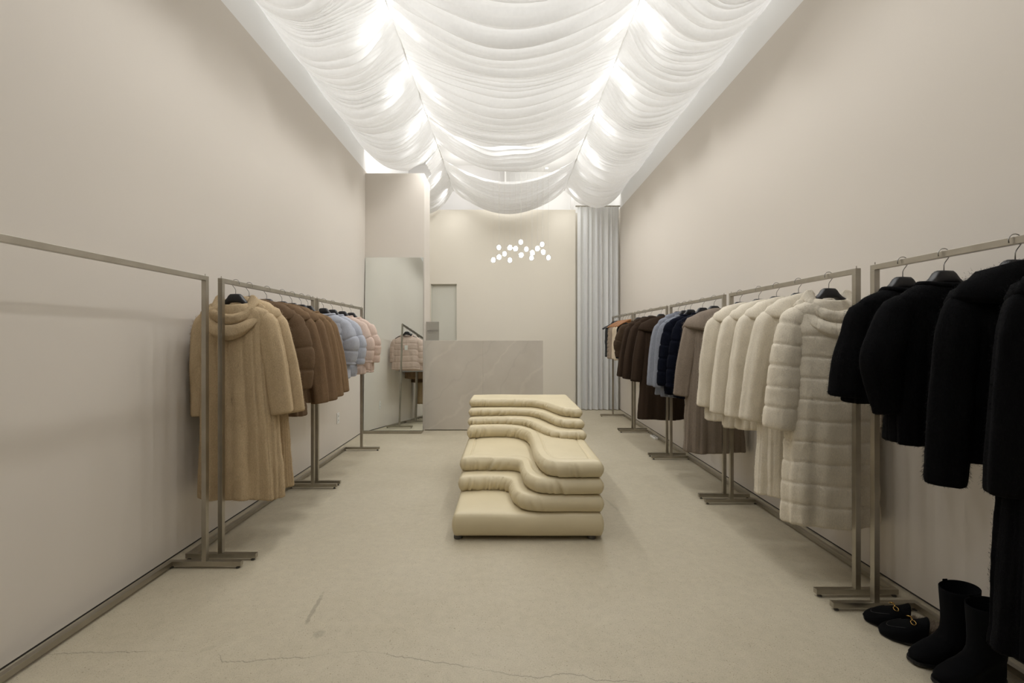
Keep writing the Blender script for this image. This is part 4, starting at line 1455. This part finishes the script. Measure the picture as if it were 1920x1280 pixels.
def slipper(loc, ang, label):
    r = thing('slipper', loc, label, 'slipper', 'pair of fur-lined slippers')
    L, wd = 0.255, 0.050
    seg = 40
    th = (np.arange(seg) + 0.5) * 2 * PI / seg
    t = (np.cos(th) + 1) / 2
    hw = foot_outline(t, L, wd, 0.15)
    out = np.stack([0.125 * np.cos(th), np.sign(np.sin(th)) * hw * np.abs(np.sin(th)) ** 0.35, 0 * th], -1)
    R = np.array([out * np.array((0.97, 0.93, 1)), out * np.array((1.0, 1.0, 1)) + np.array((0, 0, 0.006)), out * np.array((1.01, 1.02, 1)) + np.array((0, 0, 0.016)), out * np.array((0.985, 0.95, 1)) + np.array((0, 0, 0.021))])
    link_mesh('sole', place(R.reshape(-1, 3), loc, ang), grid_faces(4, seg, True, True, True), 'leather_black', r)
    # vamp: arches from toe to instep, open behind; outer and inner skin
    n, m = 22, 19
    rows = []
    for i in range(n):
        s = i / (n - 1)
        x = 0.126 - s * 0.145
        tt_ = np.array([(x + 0.125) / 0.25])
        h = float(foot_outline(np.clip(tt_, 0, 1), L, wd, 0.15)[0]) * 1.04
        top = 0.020 + 0.076 * (s ** 0.62)
        row = []
        for j in range(m):
            a = PI * j / (m - 1)
            ca, sa = math.cos(a), math.sin(a)
            row.append((x - 0.014 * s * sa, h * math.copysign(abs(ca) ** 0.75, ca), 0.014 + (top - 0.014) * abs(sa) ** 0.62 + (0.012 * s ** 6) * sa))
        rows.append(row)
    A = np.array(rows)
    B = A[::-1] * np.array((1, 0.93, 1)) + np.array((-0.001, 0, -0.004))
    A2 = np.concatenate([A, B])
    link_mesh('vamp', place(A2.reshape(-1, 3), loc, ang), grid_faces(len(A2), m, False), 'suede', r)
    # raised apron seam
    pts = []
    for k in range(25):
        a = -1.15 + 2.3 * k / 24
        u = math.cos(a)
        x = 0.012 + 0.090 * u
        yv = 0.038 * math.sin(a) * 0.98
        s = (0.126 - x) / 0.145
        h = float(foot_outline(np.array([(x + 0.125) / 0.25]), L, wd, 0.15)[0]) * 1.04
        top = 0.020 + 0.076 * (max(0, s) ** 0.62)
        q = min(0.999, abs(yv) / h)
        ca = q ** (1 / 0.75)
        sa = math.sqrt(max(0, 1 - ca * ca))
        pts.append((x - 0.014 * s * sa, yv, 0.0152 + (top - 0.014) * sa ** 0.62))
    sm = MB().tube(pts, 0.0013, 6)
    link_mesh('apron_seam', place(sm.v, loc, ang), sm.f, 'leather_black', r)
    # gold snaffle: two rings and a bar over the instep
    g = MB()
    zc = 0.0915
    xg = 0.020
    for sy in (-1, 1):
        cpt = (xg, sy * 0.0235, zc - 0.0035)
        ring = [(cpt[0] + 0.0085 * math.cos(2 * PI * k / 18), cpt[1] + sy * 0.0095 * math.sin(2 * PI * k / 18) * 0.85, cpt[2] - 0.0095 * math.sin(2 * PI * k / 18) * 0.55) for k in range(19)]
        g.tube(ring, 0.0016, 6)
    g.tube([(xg, -0.0155, zc + 0.0005), (xg, -0.008, zc + 0.0022), (xg, 0.0, zc + 0.003), (xg, 0.008, zc + 0.0022), (xg, 0.0155, zc + 0.0005)], [0.0022, 0.0016, 0.0028, 0.0016, 0.0022], 8)
    link_mesh('gold_snaffle', place(g.v, loc, ang), g.f, 'gold', r)
    # fur lining: footbed tufts
    rs = np.random.RandomState(int(loc[1] * 1000))
    V, Fc = [], []
    for k in range(4200):
        x = rs.uniform(-0.130, -0.004)
        h = float(np.interp(x, [-0.13, -0.11, -0.06, 0.0, 0.05], [0.02, 0.034, 0.037, 0.037, 0.04]))
        yv = rs.uniform(-1, 1) * h * 1.06
        b = np.array((x, yv, 0.019))
        d = np.array((rs.normal(-0.35, 0.45), rs.normal(0.8 * yv / 0.04, 0.45), 1.0))
        d /= np.linalg.norm(d)
        ln = rs.uniform(0.016, 0.036)
        sd = np.cross(d, rs.normal(size=3))
        sd /= np.linalg.norm(sd) + 1e-9
        w = 0.0011
        i0 = len(V)
        V += [tuple(b - sd * w), tuple(b + sd * w), tuple(b + d * ln * 0.6 + sd * w * 0.7 + np.array((-0.002, 0, 0))), tuple(b + d * ln + np.array((-0.005, 0, -0.002)))]
        Fc += [(i0, i0 + 1, i0 + 2), (i0, i0 + 2, i0 + 3)]
    fo = link_mesh('fur_lining', place(V, loc, ang), Fc, 'fawn', r, False)
    fo['kind'] = 'stuff'
    return r


slipper((1.700, 1.912, 0), PI - 0.42, 'black fur-lined slipper with a gold bit, nearer the rack foot')
slipper((1.690, 1.818, 0), PI - 0.46, 'black fur-lined slipper with a gold bit, nearer the boots')

# ------------------------------------------------------------------ small things
ou = thing('wall_outlet', (WL + 0.004, 4.98, 0.31), 'white power outlet on the left wall near the mirror', 'outlet')
MB().box(WL, WL + 0.007, 4.945, 5.015, 0.285, 0.405, 0.002).build('cover_plate', 'white', ou)
for zz in (0.322, 0.368):
    s_ = MB().box(WL + 0.007, WL + 0.010, 4.962, 4.998, zz - 0.017, zz + 0.017, 0.002).build('socket', 'white', ou)
    MB().box(WL + 0.0098, WL + 0.0105, 4.971, 4.974, zz - 0.006, zz + 0.007).box(WL + 0.0098, WL + 0.0105, 4.985, 4.988, zz - 0.006, zz + 0.007).build('slot', 'gap', s_)
pb = thing('power_strip', (1.87, 5.51, 0), 'small white power strip on the floor by the right rack base', 'power strip')
MB().box(1.820, 1.862, 5.42, 5.60, 0.0, 0.026, 0.004).build('strip_body', 'white', pb)
for yy in (5.455, 5.51, 5.565):
    MB().box(1.830, 1.852, yy - 0.014, yy + 0.014, 0.026, 0.0268).build('socket', 'gap', pb)
pc = MB().box(1.9255, 1.945, 5.10, 5.32, 0.0, 0.0015)
tag(pc.build('paper_slip', 'white'), 'white paper slip on the floor behind the right rack base', 'paper')
p2 = MB().box(-1.83, -1.77, 3.30, 3.40, 0.0395, 0.0410)
tag(p2.build('paper_card', 'white'), 'white paper card lying on the left rack base', 'paper')
dl = thing('ceiling_downlight', (0.80, 8.72, CEIL_Z - 0.02), 'small square downlight in the open ceiling at the back', 'lamp')
MB().box(0.765, 0.835, 8.685, 8.755, CEIL_Z - 0.012, CEIL_Z - 0.001).build('downlight_frame', 'white', dl)
MB().box(0.775, 0.825, 8.695, 8.745, CEIL_Z - 0.014, CEIL_Z - 0.012).build('downlight_lens', 'glow', dl)

for o in S.objects:
    if '_w' in o:
        del o['_w']
